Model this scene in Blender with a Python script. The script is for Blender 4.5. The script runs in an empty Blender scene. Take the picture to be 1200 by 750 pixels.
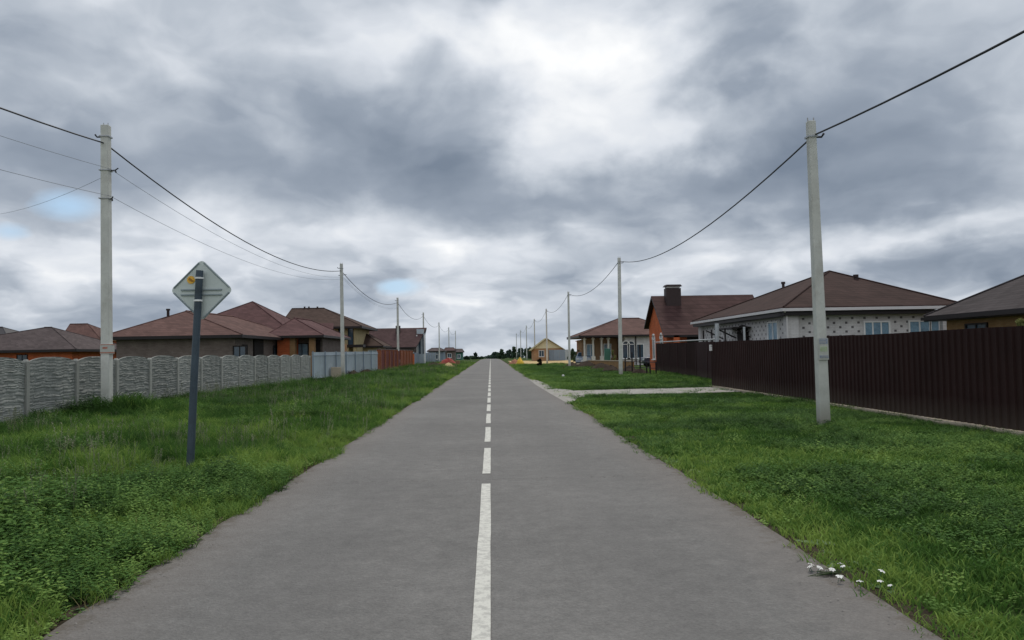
import bpy, bmesh, math, random
import numpy as np
from mathutils import Vector, Matrix
random.seed(11); np.random.seed(11)
R = math.radians
sc = bpy.context.scene
C = sc.collection

# ------------------------------------------------------------------ camera
F = 920.0; HC = 1.5                      # focal length in photo pixels, eye height
cam_d = bpy.data.cameras.new('camera'); cam = bpy.data.objects.new('camera', cam_d); C.objects.link(cam)
cam_d.sensor_width = 36; cam_d.lens = 36*F/1200; cam_d.clip_start = .05; cam_d.clip_end = 8000
wy = Vector(((575-600)/F, (375-414)/F, -1)).normalized()
t_ = Vector((math.cos(R(1.0)), math.sin(R(1.0)), 0)); wx = (t_-wy*t_.dot(wy)).normalized(); wz = wx.cross(wy)
c2w = Matrix((wx, wy, wz))               # rows: camera vector -> world component
cam.matrix_world = Matrix.Translation((0, 0, HC)) @ c2w.to_4x4()
sc.camera = cam
def at(px, py, Y):
    d = c2w @ Vector(((px-600)/F, (375-py)/F, -1)); k = Y/d.y
    return Vector((d.x*k, Y, HC+d.z*k))
def gnd(px, py):
    d = c2w @ Vector(((px-600)/F, (375-py)/F, -1)); k = -HC/d.z
    return Vector((d.x*k, d.y*k, 0))
def gz(Y):
    return -0.006*max(0, Y-190)

# ------------------------------------------------------------------ materials
def new_mat(name):
    m = bpy.data.materials.new(name); m.use_nodes = True
    nt = m.node_tree; nt.nodes.clear()
    out = nt.nodes.new('ShaderNodeOutputMaterial'); b = nt.nodes.new('ShaderNodeBsdfPrincipled')
    nt.links.new(b.outputs[0], out.inputs[0])
    return m, nt, b, out
def N(nt, typ, **kw):
    n = nt.nodes.new(typ)
    for k, v in kw.items():
        if k.startswith('i_'):
            n.inputs[k[2:].replace('_', ' ')].default_value = v
        else: setattr(n, k, v)
    return n
def math_n(nt, op, a, b=None, c=None, clamp=False):
    n = nt.nodes.new('ShaderNodeMath'); n.operation = op; n.use_clamp = clamp
    for i, v in enumerate((a, b, c)):
        if v is None: continue
        if isinstance(v, (int, float)): n.inputs[i].default_value = v
        else: nt.links.new(v, n.inputs[i])
    return n.outputs[0]
def mixc(nt, fac, a, b, blend='MIX'):
    n = nt.nodes.new('ShaderNodeMix'); n.data_type = 'RGBA'; n.blend_type = blend
    for idx, v in ((0, fac), (6, a), (7, b)):
        if isinstance(v, (int, float)): n.inputs[idx].default_value = v
        elif isinstance(v, (tuple, list)): n.inputs[idx].default_value = tuple(v)+((1,) if len(v) == 3 else ())
        else: nt.links.new(v, n.inputs[idx])
    return n.outputs[2]
def noise(nt, scale, vec=None, detail=4, rough=.6, dist=0, dims='3D'):
    n = nt.nodes.new('ShaderNodeTexNoise'); n.noise_dimensions = dims; n.inputs['Scale'].default_value = scale
    n.inputs['Detail'].default_value = detail; n.inputs['Roughness'].default_value = rough; n.inputs['Distortion'].default_value = dist
    if vec is not None: nt.links.new(vec, n.inputs['Vector'])
    return n.outputs['Fac']
def ramp(nt, fac, stops):
    n = nt.nodes.new('ShaderNodeValToRGB'); cr = n.color_ramp
    while len(cr.elements) < len(stops): cr.elements.new(.5)
    for e, (p, c) in zip(cr.elements, stops):
        e.position = p; e.color = tuple(c)+(1,) if len(c) == 3 else c
    nt.links.new(fac, n.inputs[0]); return n.outputs[0]
def geo_pos(nt): return nt.nodes.new('ShaderNodeNewGeometry').outputs['Position']
def obj_pos(nt): return nt.nodes.new('ShaderNodeTexCoord').outputs['Object']
def bump(nt, b, h, strength=.3, dist=.02):
    n = nt.nodes.new('ShaderNodeBump'); n.inputs['Strength'].default_value = strength; n.inputs['Distance'].default_value = dist
    nt.links.new(h, n.inputs['Height']); nt.links.new(n.outputs[0], b.inputs['Normal'])
def sm(name, col, rough=.7, var=.25, scale=3, fine=40, metal=0, spec=.3, bmp=.15, grime=None, dust=None):
    """plain surface with two octaves of wear"""
    m, nt, b, o = new_mat(name); p = obj_pos(nt)
    n1 = noise(nt, scale, p, 5, .65); n2 = noise(nt, fine, p, 3, .6)
    f = math_n(nt, 'ADD', math_n(nt, 'MULTIPLY', n1, .7), math_n(nt, 'MULTIPLY', n2, .3))
    c = ramp(nt, f, [(.25, [x*(1-var) for x in col]), (.5, col), (.75, [min(1, x*(1+var)) for x in col])])
    if grime:
        g = ramp(nt, noise(nt, scale*.6, p, 6, .7, .5), [(.5, (0, 0, 0)), (.72, (1, 1, 1))])
        c = mixc(nt, math_n(nt, 'MULTIPLY', g, .6), c, grime)
    oi = nt.nodes.new('ShaderNodeObjectInfo'); hv = nt.nodes.new('ShaderNodeHueSaturation'); nt.links.new(math_n(nt, 'MULTIPLY_ADD', oi.outputs['Random'], .22, .89), hv.inputs['Value']); nt.links.new(c, hv.inputs['Color']); c = hv.outputs[0]
    if dust:
        s = nt.nodes.new('ShaderNodeSeparateXYZ'); nt.links.new(geo_pos(nt), s.inputs[0])
        dn = math_n(nt, 'SUBTRACT', 1, math_n(nt, 'DIVIDE', math_n(nt, 'SUBTRACT', s.outputs[2], math_n(nt, 'MULTIPLY', n1, .25)), .38), clamp=True)
        c = mixc(nt, math_n(nt, 'MULTIPLY', dn, .55), c, dust)
    nt.links.new(c, b.inputs['Base Color']); b.inputs['Roughness'].default_value = rough
    b.inputs['Metallic'].default_value = metal; b.inputs['Specular IOR Level'].default_value = spec
    if bmp: bump(nt, b, n2, bmp, .01)
    return m
def roof_mat(name, col, pitch=.14, seam=.25):
    """metal/bitumen tile: courses at even heights, short vertical joints, weathering"""
    m, nt, b, o = new_mat(name); p = geo_pos(nt)
    s = nt.nodes.new('ShaderNodeSeparateXYZ'); nt.links.new(p, s.inputs[0])
    row = math_n(nt, 'FRACT', math_n(nt, 'DIVIDE', s.outputs[2], pitch))
    line = math_n(nt, 'LESS_THAN', row, .16)
    xy = math_n(nt, 'ADD', s.outputs[0], math_n(nt, 'MULTIPLY', s.outputs[1], .73))
    stag = math_n(nt, 'MULTIPLY', math_n(nt, 'FLOOR', math_n(nt, 'DIVIDE', s.outputs[2], pitch)), .37)
    col2 = math_n(nt, 'FRACT', math_n(nt, 'ADD', math_n(nt, 'DIVIDE', xy, seam), stag))
    wav = math_n(nt, 'ABSOLUTE', math_n(nt, 'SUBTRACT', col2, .5))
    v = nt.nodes.new('ShaderNodeTexWhiteNoise'); v.noise_dimensions = '2D'
    cb = nt.nodes.new('ShaderNodeCombineXYZ')
    nt.links.new(math_n(nt, 'FLOOR', math_n(nt, 'ADD', math_n(nt, 'DIVIDE', xy, seam), stag)), cb.inputs[0])
    nt.links.new(math_n(nt, 'FLOOR', math_n(nt, 'DIVIDE', s.outputs[2], pitch)), cb.inputs[1]); nt.links.new(cb.outputs[0], v.inputs['Vector'])
    n1 = noise(nt, .5, p, 6, .65)
    f = math_n(nt, 'ADD', math_n(nt, 'MULTIPLY', n1, .75), math_n(nt, 'MULTIPLY', v.outputs['Value'], .25))
    c = ramp(nt, f, [(.25, [x*.7 for x in col]), (.5, col), (.8, [x*1.4 for x in col])])
    c = mixc(nt, math_n(nt, 'MULTIPLY', line, .5), c, [x*.35 for x in col])
    nt.links.new(c, b.inputs['Base Color']); b.inputs['Roughness'].default_value = .85; b.inputs['Specular IOR Level'].default_value = .08
    bump(nt, b, math_n(nt, 'ADD', row, wav), .35, .02)
    return m
def brick_mat(name, c1, c2, mortar, w=.25, h=.075, dots=None):
    m, nt, b, o = new_mat(name); uv = nt.nodes.new('ShaderNodeTexCoord').outputs['UV']
    t = nt.nodes.new('ShaderNodeTexBrick'); nt.links.new(uv, t.inputs['Vector'])
    t.inputs['Scale'].default_value = 1; t.inputs['Brick Width'].default_value = w; t.inputs['Row Height'].default_value = h
    t.inputs['Mortar Size'].default_value = .006; t.inputs['Mortar Smooth'].default_value = .3; t.inputs['Bias'].default_value = -.1
    t.inputs['Color1'].default_value = tuple(c1)+(1,); t.inputs['Color2'].default_value = tuple(c2)+(1,); t.inputs['Mortar'].default_value = tuple(mortar)+(1,)
    n1 = noise(nt, 1.3, uv, 6, .7); c = t.outputs['Color']
    if dots:
        s = nt.nodes.new('ShaderNodeSeparateXYZ'); nt.links.new(uv, s.inputs[0])
        P, Q, du, dv = .56, .40, .10, .125
        def one(off):
            fu = math_n(nt, 'ABSOLUTE', math_n(nt, 'SUBTRACT', math_n(nt, 'FRACT', math_n(nt, 'ADD', math_n(nt, 'DIVIDE', s.outputs[0], P), off)), .5))
            fv = math_n(nt, 'ABSOLUTE', math_n(nt, 'SUBTRACT', math_n(nt, 'FRACT', math_n(nt, 'ADD', math_n(nt, 'DIVIDE', s.outputs[1], Q), off)), .5))
            return math_n(nt, 'MULTIPLY', math_n(nt, 'LESS_THAN', fu, du), math_n(nt, 'LESS_THAN', fv, dv))
        c = mixc(nt, math_n(nt, 'ADD', one(0), one(.5), clamp=True), c, dots)
    g = ramp(nt, n1, [(.2, (.62, .62, .62)), (.8, (1.1, 1.1, 1.1))])
    c = mixc(nt, 1.0, c, g, 'MULTIPLY')
    nt.links.new(c, b.inputs['Base Color']); b.inputs['Roughness'].default_value = .85; b.inputs['Specular IOR Level'].default_value = .15
    bump(nt, b, t.outputs['Fac'], -.4, .01)
    return m
def foliage_mat(name, dark, mid, lite, inst=True):
    m, nt, b, o = new_mat(name)
    p = geo_pos(nt); n1 = noise(nt, .9, p, 5, .65)
    if inst:
        a = nt.nodes.new('ShaderNodeAttribute'); a.attribute_type = 'INSTANCER'; a.attribute_name = 'tint'
        oi = nt.nodes.new('ShaderNodeObjectInfo')
        f = math_n(nt, 'ADD', math_n(nt, 'MULTIPLY', a.outputs['Fac'], .6), math_n(nt, 'ADD', math_n(nt, 'MULTIPLY', n1, .2), math_n(nt, 'MULTIPLY', oi.outputs['Random'], .2)))
    else:
        v = nt.nodes.new('ShaderNodeTexVoronoi'); v.inputs['Scale'].default_value = 1.2; nt.links.new(p, v.inputs['Vector'])
        f = math_n(nt, 'ADD', math_n(nt, 'MULTIPLY', n1, .6), math_n(nt, 'MULTIPLY', v.outputs['Distance'], .5))
    c = ramp(nt, f, [(.2, dark), (.5, mid), (.85, lite)])
    nt.links.new(c, b.inputs['Base Color']); b.inputs['Roughness'].default_value = .75; b.inputs['Specular IOR Level'].default_value = .08
    tr = nt.nodes.new('ShaderNodeBsdfTranslucent'); nt.links.new(c, tr.inputs[0])
    mx = nt.nodes.new('ShaderNodeMixShader'); mx.inputs[0].default_value = .3
    nt.links.new(b.outputs[0], mx.inputs[1]); nt.links.new(tr.outputs[0], mx.inputs[2]); nt.links.new(mx.outputs[0], o.inputs[0])
    return m

M = {}
M['concrete'] = sm('pole_concrete', (.52, .525, .49), .85, .25, 2.2, 60, spec=.15, bmp=.5, grime=(.32, .30, .26), dust=(.2, .18, .13))
M['panel_concrete'] = sm('fence_concrete', (.255, .265, .25), .9, .32, 2.5, 30, spec=.1, bmp=.2, grime=(.19, .195, .185))
M['post_concrete'] = sm('fence_post_concrete', (.33, .335, .31), .9, .2, 4, 50, spec=.1, bmp=.3)
M['black'] = sm('black_rubber', (.03, .03, .035), .6, .2, 5, 60, spec=.3)
M['wire'] = sm('cable_sheath', (.035, .037, .045), .6, .1, 5, 60)
M['thinwire'] = sm('aluminium_wire', (.18, .2, .23), .6, .1, 5, 60)
M['steel'] = sm('galvanised_steel', (.38, .40, .42), .5, .2, 5, 60, metal=.4, grime=(.2, .17, .14))
M['bluepost'] = sm('blue_grey_post_paint', (.06, .085, .11), .5, .3, 6, 50, grime=(.03, .04, .045))
M['signback'] = sm('sign_back_metal', (.50, .55, .53), .5, .1, 6, 50, metal=.1)
M['signedge'] = sm('sign_rim', (.27, .32, .34), .5, .1, 6, 50)
M['sticker'] = sm('orange_sticker', (.75, .42, .06), .6, .25, 40, 120)
M['stickerdark'] = sm('sticker_brown', (.35, .17, .03), .6, .2, 40, 120)
M['yellow'] = sm('yellow_paint', (.8, .55, .03), .6, .1, 6, 50)
M['white'] = sm('white_paint', (.75, .75, .74), .6, .1, 4, 50, spec=.3)
M['brownsheet'] = sm('brown_profiled_sheet', (.030, .015, .014), .7, .3, .8, 30, spec=.10, bmp=.05, dust=(.075, .06, .048))
M['brownsheet2'] = sm('brown_profiled_sheet_gate', (.038, .018, .019), .6, .25, .8, 30, spec=.15, bmp=.05, dust=(.075, .06, .048))
M['greysheet'] = sm('pale_profiled_sheet', (.40, .46, .50), .6, .12, .8, 30, spec=.3, bmp=.05, grime=(.3, .33, .35))
M['bluegrey'] = sm('blue_grey_sheet', (.20, .25, .31), .6, .15, .8, 30, bmp=.05)
M['redsheet'] = sm('red_brown_sheet', (.14, .035, .03), .6, .2, .8, 30, bmp=.05)
M['orangesheet'] = sm('orange_brown_sheet', (.25, .085, .045), .7, .2, .8, 30, bmp=.05)
M['cream'] = sm('cream_boards', (.62, .56, .38), .8, .15, 2, 20)
M['fascia'] = sm('dark_fascia', (.018, .014, .015), .5, .2, 3, 30, spec=.3)
M['whitetrim'] = sm('white_gutter', (.62, .60, .60), .5, .1, 3, 30)
M['glass'] = sm('window_glass', (.04, .07, .10), .12, .3, 1.5, 8, spec=.6, bmp=0)
M['curtain'] = sm('blue_curtain_glass', (.20, .32, .42), .25, .35, 3, 12, spec=.5, bmp=0)
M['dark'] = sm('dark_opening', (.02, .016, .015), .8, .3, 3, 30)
M['roofH1'] = roof_mat('roof_dark_brown', (.050, .030, .027), .12, .3)
M['roofH2'] = roof_mat('roof_charcoal', (.060, .052, .054), .10, .35)
M['roofH3'] = roof_mat('roof_red_brown', (.074, .042, .040), .3, .4)
M['roofC'] = roof_mat('roof_brown', (.118, .068, .060), .14, .35)
M['roofD'] = roof_mat('roof_wine', (.10, .054, .054), .14, .35)
M['roofE'] = roof_mat('roof_grey_brown', (.075, .05, .042), .14, .35)
M['roofF'] = roof_mat('roof_plum_brown', (.085, .052, .052), .14, .35)
M['roofB'] = roof_mat('roof_slate', (.085, .068, .068), .14, .35)
M['roofY'] = roof_mat('roof_straw', (.30, .26, .15), .2, .35)
M['brickwhite'] = brick_mat('white_brick_with_dark_studs', (.72, .70, .70), (.66, .64, .64), (.54, .52, .52), dots=(.15, .14, .145))
M['brickwhiteplain'] = brick_mat('white_brick', (.70, .68, .68), (.63, .61, .61), (.52, .5, .5))
M['brickorange'] = brick_mat('orange_brick', (.62, .15, .05), (.53, .115, .042), (.40, .19, .12))
M['brickrust'] = brick_mat('rust_brick', (.36, .12, .055), (.29, .09, .045), (.3, .17, .12))
M['brickochre'] = brick_mat('ochre_brick', (.36, .22, .11), (.32, .18, .085), (.25, .17, .10))
M['brickgrey'] = brick_mat('grey_brown_brick', (.21, .17, .15), (.165, .13, .115), (.15, .13, .12))
M['brickyellow'] = brick_mat('yellow_brick', (.50, .42, .24), (.45, .36, .2), (.4, .33, .2))
M['bricktan'] = brick_mat('tan_brick', (.42, .25, .14), (.38, .21, .11), (.3, .2, .12))
M['chimney'] = sm('dark_chimney_sheet', (.035, .022, .022), .6, .2, 3, 40)
M['sand'] = sm('sand', (.48, .36, .19), .95, .2, 2, 40, spec=.05, bmp=.5)
M['soil'] = sm('dark_soil', (.05, .038, .03), .95, .45, 3, 30, spec=.05, bmp=.6)
M['gravel'] = sm('pale_gravel', (.30, .29, .27), .95, .35, 2.5, 60, spec=.05, bmp=.7, grime=(.15, .14, .11))
M['block'] = sm('beige_block', (.42, .36, .28), .9, .15, 4, 40)
M['woodtrunk'] = sm('bark', (.06, .045, .035), .9, .3, 6, 40)
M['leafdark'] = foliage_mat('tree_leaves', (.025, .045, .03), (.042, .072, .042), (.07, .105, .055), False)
M['leafblue'] = foliage_mat('tree_leaves_hazed_blue_green', (.035, .065, .052), (.055, .09, .07), (.085, .125, .09), False)  # this and the darker leaves are lightened: distant haze put into the colour
M['leafsprig'] = foliage_mat('sprig_leaves', (.03, .05, .02), (.05, .085, .03), (.09, .13, .045), False)
M['leafyellow'] = foliage_mat('shrub_leaves_pale', (.06, .08, .025), (.14, .16, .06), (.25, .24, .09), False)
M['leafblack'] = foliage_mat('shrub_leaves_dark', (.006, .006, .006), (.012, .012, .01), (.022, .02, .016), False)
M['yellowtarp'] = sm('yellow_cover', (.70, .45, .04), .7, .2, 2, 20)
M['redheap'] = sm('red_brick_rubble', (.26, .045, .04), .9, .3, 3, 15, bmp=.8)
M['carblue'] = sm('dark_blue_car_paint', (.018, .028, .05), .3, .1, 3, 20, spec=.6, bmp=0)
M['carpale'] = sm('silver_blue_car_paint', (.35, .42, .52), .35, .1, 3, 20, spec=.6, bmp=0)
M['green'] = sm('green_paint', (.04, .13, .10), .6, .2, 3, 20)
M['petal'] = sm('white_petal', (.8, .8, .78), .7, .05, 10, 40)
M['posterblue'] = sm('blue_print', (.28, .32, .42), .7, .4, 20, 90)
M['postergreen'] = sm('green_print', (.40, .52, .28), .7, .3, 20, 90)
M['posterwhite'] = sm('notice_paper', (.46, .465, .43), .8, .15, 20, 90)
M['posterred'] = sm('red_print', (.42, .17, .12), .7, .3, 20, 90)

# asphalt
def asphalt():
    m, nt, b, o = new_mat('asphalt'); p = geo_pos(nt)
    s = nt.nodes.new('ShaderNodeSeparateXYZ'); nt.links.new(p, s.inputs[0])
    big = noise(nt, .35, p, 5, .6); fine = noise(nt, 38, p, 4, .85); mid = noise(nt, 5, p, 5, .7)
    # grain of stone chips
    v = nt.nodes.new('ShaderNodeTexVoronoi'); v.inputs['Scale'].default_value = 55; nt.links.new(p, v.inputs['Vector'])
    f = math_n(nt, 'ADD', math_n(nt, 'MULTIPLY', fine, .45), math_n(nt, 'ADD', math_n(nt, 'MULTIPLY', big, .3), math_n(nt, 'MULTIPLY', mid, .25)))
    c = ramp(nt, f, [(.34, (.090, .088, .087)), (.5, (.150, .147, .143)), (.66, (.225, .22, .213))])
    # smoother, slightly darker wheel tracks and dusty reddish edges
    ax = math_n(nt, 'ADD', math_n(nt, 'ADD', s.outputs[0], .08), math_n(nt, 'MULTIPLY', math_n(nt, 'SUBTRACT', mid, .5), .5))
    ab = math_n(nt, 'ABSOLUTE', ax)
    tr = math_n(nt, 'ABSOLUTE', math_n(nt, 'SUBTRACT', ab, 1.15))
    trm = math_n(nt, 'SUBTRACT', 1, math_n(nt, 'DIVIDE', tr, .45), clamp=True)
    c = mixc(nt, math_n(nt, 'MULTIPLY', trm, .22), c, (.12, .118, .118))
    ed = math_n(nt, 'MULTIPLY', math_n(nt, 'SUBTRACT', ab, 1.7), 1.4, clamp=True)
    c = mixc(nt, math_n(nt, 'MULTIPLY', ed, .5), c, (.185, .163, .148))
    st = ramp(nt, noise(nt, .8, p, 6, .75, 1), [(.58, (0, 0, 0)), (.75, (1, 1, 1))])
    c = mixc(nt, math_n(nt, 'MULTIPLY', st, .25), c, (.11, .105, .10))
    # hairline cracks
    vc = nt.nodes.new('ShaderNodeTexVoronoi'); vc.feature = 'DISTANCE_TO_EDGE'; vc.inputs['Scale'].default_value = .28
    wv = nt.nodes.new('ShaderNodeVectorMath'); wv.operation = 'ADD'; nt.links.new(p, wv.inputs[0])
    nn = nt.nodes.new('ShaderNodeTexNoise'); nn.inputs['Scale'].default_value = 1.5; nt.links.new(p, nn.inputs['Vector']); nt.links.new(nn.outputs['Color'], wv.inputs[1])
    nt.links.new(wv.outputs[0], vc.inputs['Vector'])
    ck = math_n(nt, 'MULTIPLY', math_n(nt, 'LESS_THAN', vc.outputs['Distance'], .0022), math_n(nt, 'GREATER_THAN', big, .56))
    c = mixc(nt, math_n(nt, 'MULTIPLY', ck, .5), c, (.06, .058, .056))
    es = math_n(nt, 'MULTIPLY', math_n(nt, 'ADD', math_n(nt, 'SUBTRACT', ab, 2.22), math_n(nt, 'MULTIPLY', math_n(nt, 'SUBTRACT', noise(nt, 7, p, 5, .75), .5), .7)), 6, clamp=True)
    c = mixc(nt, math_n(nt, 'MULTIPLY', es, .6), c, (.085, .07, .052))
    for yc, am in ((9.36, .55), (27.4, .4), (52, .4)):
        yw = math_n(nt, 'ABSOLUTE', math_n(nt, 'ADD', math_n(nt, 'SUBTRACT', s.outputs[1], yc), math_n(nt, 'MULTIPLY', math_n(nt, 'SUBTRACT', mid, .5), .45)))
        ln = math_n(nt, 'MULTIPLY', math_n(nt, 'LESS_THAN', yw, .012), math_n(nt, 'GREATER_THAN', noise(nt, 1.7, p, 2), .47))
        c = mixc(nt, math_n(nt, 'MULTIPLY', ln, am), c, (.06, .055, .05))
    nt.links.new(c, b.inputs['Base Color']); b.inputs['Roughness'].default_value = .82; b.inputs['Specular IOR Level'].default_value = .2
    bump(nt, b, math_n(nt, 'ADD', fine, v.outputs['Distance']), .6, .01)
    return m
M['asphalt'] = asphalt()
def paint():
    m, nt, b, o = new_mat('road_paint'); p = geo_pos(nt)
    w = ramp(nt, noise(nt, 16, p, 6, .8), [(.42, (1, 1, 1)), (.54, (0, 0, 0))])
    c = mixc(nt, math_n(nt, 'MULTIPLY', w, .55), (.55, .55, .505), (.25, .245, .235))
    nt.links.new(c, b.inputs['Base Color']); b.inputs['Roughness'].default_value = .7
    return m
M['paint'] = paint()
def ground_mat():
    m, nt, b, o = new_mat('grassy_ground'); p = geo_pos(nt)
    n1 = noise(nt, .35, p, 6, .7); n2 = noise(nt, 9, p, 5, .75); n3 = noise(nt, .03, p, 4, .6)
    f = math_n(nt, 'ADD', math_n(nt, 'MULTIPLY', n1, .45), math_n(nt, 'ADD', math_n(nt, 'MULTIPLY', n2, .35), math_n(nt, 'MULTIPLY', n3, .2)))
    c = ramp(nt, f, [(.32, (.018, .034, .010)), (.47, (.034, .062, .015)), (.58, (.06, .088, .022)), (.72, (.10, .10, .04))])
    nt.links.new(c, b.inputs['Base Color']); b.inputs['Roughness'].default_value = .95; b.inputs['Specular IOR Level'].default_value = .05
    bump(nt, b, n2, .8, .05)
    return m
M['ground'] = ground_mat()
M['chips'] = sm('asphalt_chips', (.19, .18, .17), .9, .3, 20, 60)
M['dirt'] = sm('verge_dirt', (.055, .043, .032), .95, .5, 2.5, 45, spec=.05, bmp=.6, grime=(.03, .04, .015))
M['grass'] = foliage_mat('grass_blades', (.034, .080, .018), (.082, .180, .036), (.25, .36, .08))
M['herb'] = foliage_mat('herb_leaves', (.036, .082, .022), (.084, .180, .042), (.21, .33, .08))
M['broad'] = foliage_mat('broad_leaves', (.06, .11, .045), (.12, .20, .09), (.24, .33, .18))
M['straw'] = foliage_mat('straw_stalks', (.16, .14, .06), (.24, .22, .10), (.36, .32, .16))
M['seed'] = foliage_mat('seed_heads', (.10, .12, .07), (.17, .19, .12), (.28, .28, .20))

# ------------------------------------------------------------------ mesh builder
class MB:
    def __init__(s): s.v = []; s.f = []; s.uv = []; s.mi = []; s.mats = []
    def add(s, vs, fs, uvs=None, mat=0):
        o = len(s.v); s.v += [tuple(v) for v in vs]
        for k, f in enumerate(fs):
            s.f.append([i+o for i in f]); s.uv.append(uvs[k] if uvs else None); s.mi.append(mat)
        return s
    def box(s, c, d, rz=0, mat=0, taper=1, rx=0, ry=0):
        hx, hy, hz = d[0]/2, d[1]/2, d[2]/2
        vs = []
        for z, k in ((-hz, 1), (hz, taper)):
            for x, y in ((-hx, -hy), (hx, -hy), (hx, hy), (-hx, hy)): vs.append(Vector((x*k, y*k, z)))
        m = Matrix.Rotation(rz, 3, 'Z') @ Matrix.Rotation(ry, 3, 'Y') @ Matrix.Rotation(rx, 3, 'X')
        vs = [m @ v + Vector(c) for v in vs]
        return s.add(vs, [(3, 2, 1, 0), (4, 5, 6, 7), (0, 1, 5, 4), (1, 2, 6, 5), (2, 3, 7, 6), (3, 0, 4, 7)], mat=mat)
    def prism(s, poly, z0, z1, mat=0):
        n = len(poly); vs = [(x, y, z0) for x, y in poly]+[(x, y, z1) for x, y in poly]
        return s.add(vs, [tuple(range(n))[::-1], tuple(range(n, 2*n))]+[(i, (i+1) % n, n+(i+1) % n, n+i) for i in range(n)], mat=mat)
    def tube(s, pts, rad, n=8, mat=0, cap=True, rot=0):
        pts = [Vector(p) for p in pts]; rs = rad if isinstance(rad, (list, tuple)) else [rad]*len(pts); vs = []
        for i, p in enumerate(pts):
            d = (pts[min(i+1, len(pts)-1)]-pts[max(i-1, 0)]).normalized()
            a = d.cross(Vector((0, 0, 1)))
            if a.length < 1e-3: a = Vector((1, 0, 0))
            a.normalize(); b = d.cross(a).normalized()
            if abs(d.z) > .9: a = (Vector((1, 0, 0))-d*d.x).normalized(); b = d.cross(a)
            for k in range(n):
                t = 2*math.pi*k/n+rot; vs.append(p+a*math.cos(t)*rs[i]+b*math.sin(t)*rs[i])
        fs = [(i*n+k, i*n+(k+1) % n, (i+1)*n+(k+1) % n, (i+1)*n+k) for i in range(len(pts)-1) for k in range(n)]
        if cap: fs += [tuple(range(n))[::-1], tuple(range((len(pts)-1)*n, len(pts)*n))]
        return s.add(vs, fs, mat=mat)
    def build(s, name, mat, parent=None, smooth=False, bevel=0):
        me = bpy.data.meshes.new(name); me.from_pydata(s.v, [], s.f)
        for m in (mat if isinstance(mat, (list, tuple)) else [mat]): me.materials.append(m)
        for p, mi in zip(me.polygons, s.mi): p.material_index = mi; p.use_smooth = smooth
        if any(u for u in s.uv):
            l = me.uv_layers.new(name='UVMap')
            for p, u in zip(me.polygons, s.uv):
                if u:
                    for li, w in zip(p.loop_indices, u): l.data[li].uv = w
        bm = bmesh.new(); bm.from_mesh(me); bmesh.ops.recalc_face_normals(bm, faces=bm.faces); bm.to_mesh(me); bm.free()
        o = bpy.data.objects.new(name, me); C.objects.link(o)
        if parent: o.parent = parent
        if bevel:
            bv = o.modifiers.new('bevel', 'BEVEL'); bv.width = bevel; bv.segments = 2; bv.limit_method = 'ANGLE'
        return o
def tag(o, label=None, cat=None, group=None, kind=None):
    for k, v in (('label', label), ('category', cat), ('group', group), ('kind', kind)):
        if v: o[k] = v
    return o
def empty(name, loc, rz=0):
    o = bpy.data.objects.new(name, None); C.objects.link(o); o.location = loc; o.rotation_euler = (0, 0, rz); o.empty_display_size = .2
    return o
def copy_tree(o, parent=None):
    c = o.copy(); C.objects.link(c)
    if parent: c.parent = parent
    for ch in [x for x in bpy.data.objects if x.parent == o]: copy_tree(ch, c)
    return c
def vnoise(x, y, s, seed=0):
    """value noise for scattering"""
    x = np.asarray(x)/s+seed*17.3+500; y = np.asarray(y)/s+seed*9.1+500
    xi = np.floor(x).astype(np.int64); yi = np.floor(y).astype(np.int64); fx = x-xi; fy = y-yi
    fx = fx*fx*(3-2*fx); fy = fy*fy*(3-2*fy)
    def h(a, b):
        n = (a*374761393+b*668265263+seed*982451) & 0x7fffffff; n = ((n ^ (n >> 13))*1274126177) & 0x7fffffff
        return ((n ^ (n >> 16)) & 0xffff)/65535.0
    return (h(xi, yi)*(1-fx)+h(xi+1, yi)*fx)*(1-fy)+(h(xi, yi+1)*(1-fx)+h(xi+1, yi+1)*fx)*fy

# ------------------------------------------------------------------ setting
ys = [-120, -40, 0, 20, 60, 120, 190, 230, 300, 500, 900, 1500, 3000, 5000]
xs = [-3000, -600, -100, -20, 0, 20, 100, 600, 3000]
g = MB(); vs = [(x, y, gz(y)-.03) for y in ys for x in xs]; nx = len(xs)
g.add(vs, [(j*nx+i, j*nx+i+1, (j+1)*nx+i+1, (j+1)*nx+i) for j in range(len(ys)-1) for i in range(nx-1)])
tag(g.build('ground', M['ground']), kind='structure')

XL, XR = -2.43, 2.28
def edge_w(y, s):   # gently irregular road edge
    return .016*math.sin(y*.7+s)+.010*math.sin(y*2.3+2*s)+.008*math.sin(y*5.1+s)
def strip(name, mat, f0, f1, y0, y1, z, step=.4, thick=.05):
    b = MB(); Y = []; y = y0
    while y < y1: Y.append(y); y += step if y < 60 else 5
    Y.append(y1); vs = []
    for y in Y:
        a, c = f0(y), f1(y); zz = gz(y)+z
        vs += [(a, y, zz-thick), (a, y, zz), (c, y, zz), (c, y, zz-thick)]
    fs = [(4*i+k, 4*i+k+1, 4*i+4+k+1, 4*i+4+k) for i in range(len(Y)-1) for k in range(3)]
    b.add(vs, fs); return b.build(name, mat)
far_x = lambda y: max(0, y-190)*.0
tag(strip('road', M['asphalt'], lambda y: XL+edge_w(y, 0), lambda y: XR+edge_w(y, 2), -60, 600, .012, step=.2), kind='structure')
tag(strip('verge_dirt', M['dirt'], lambda y: XL-.14+.07*math.sin(y*1.3)*math.sin(y*.37+1)+.04*math.sin(y*4.7), lambda y: XL+.1, -60, 200, -.012, thick=.01), kind='structure')
tag(strip('verge_dirt', M['dirt'], lambda y: XR-.1, lambda y: XR+.18+.09*math.sin(y*1.1+2)*math.sin(y*.41)+.04*math.sin(y*4.1), -60, 200, -.012, thick=.01), kind='structure')
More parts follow.
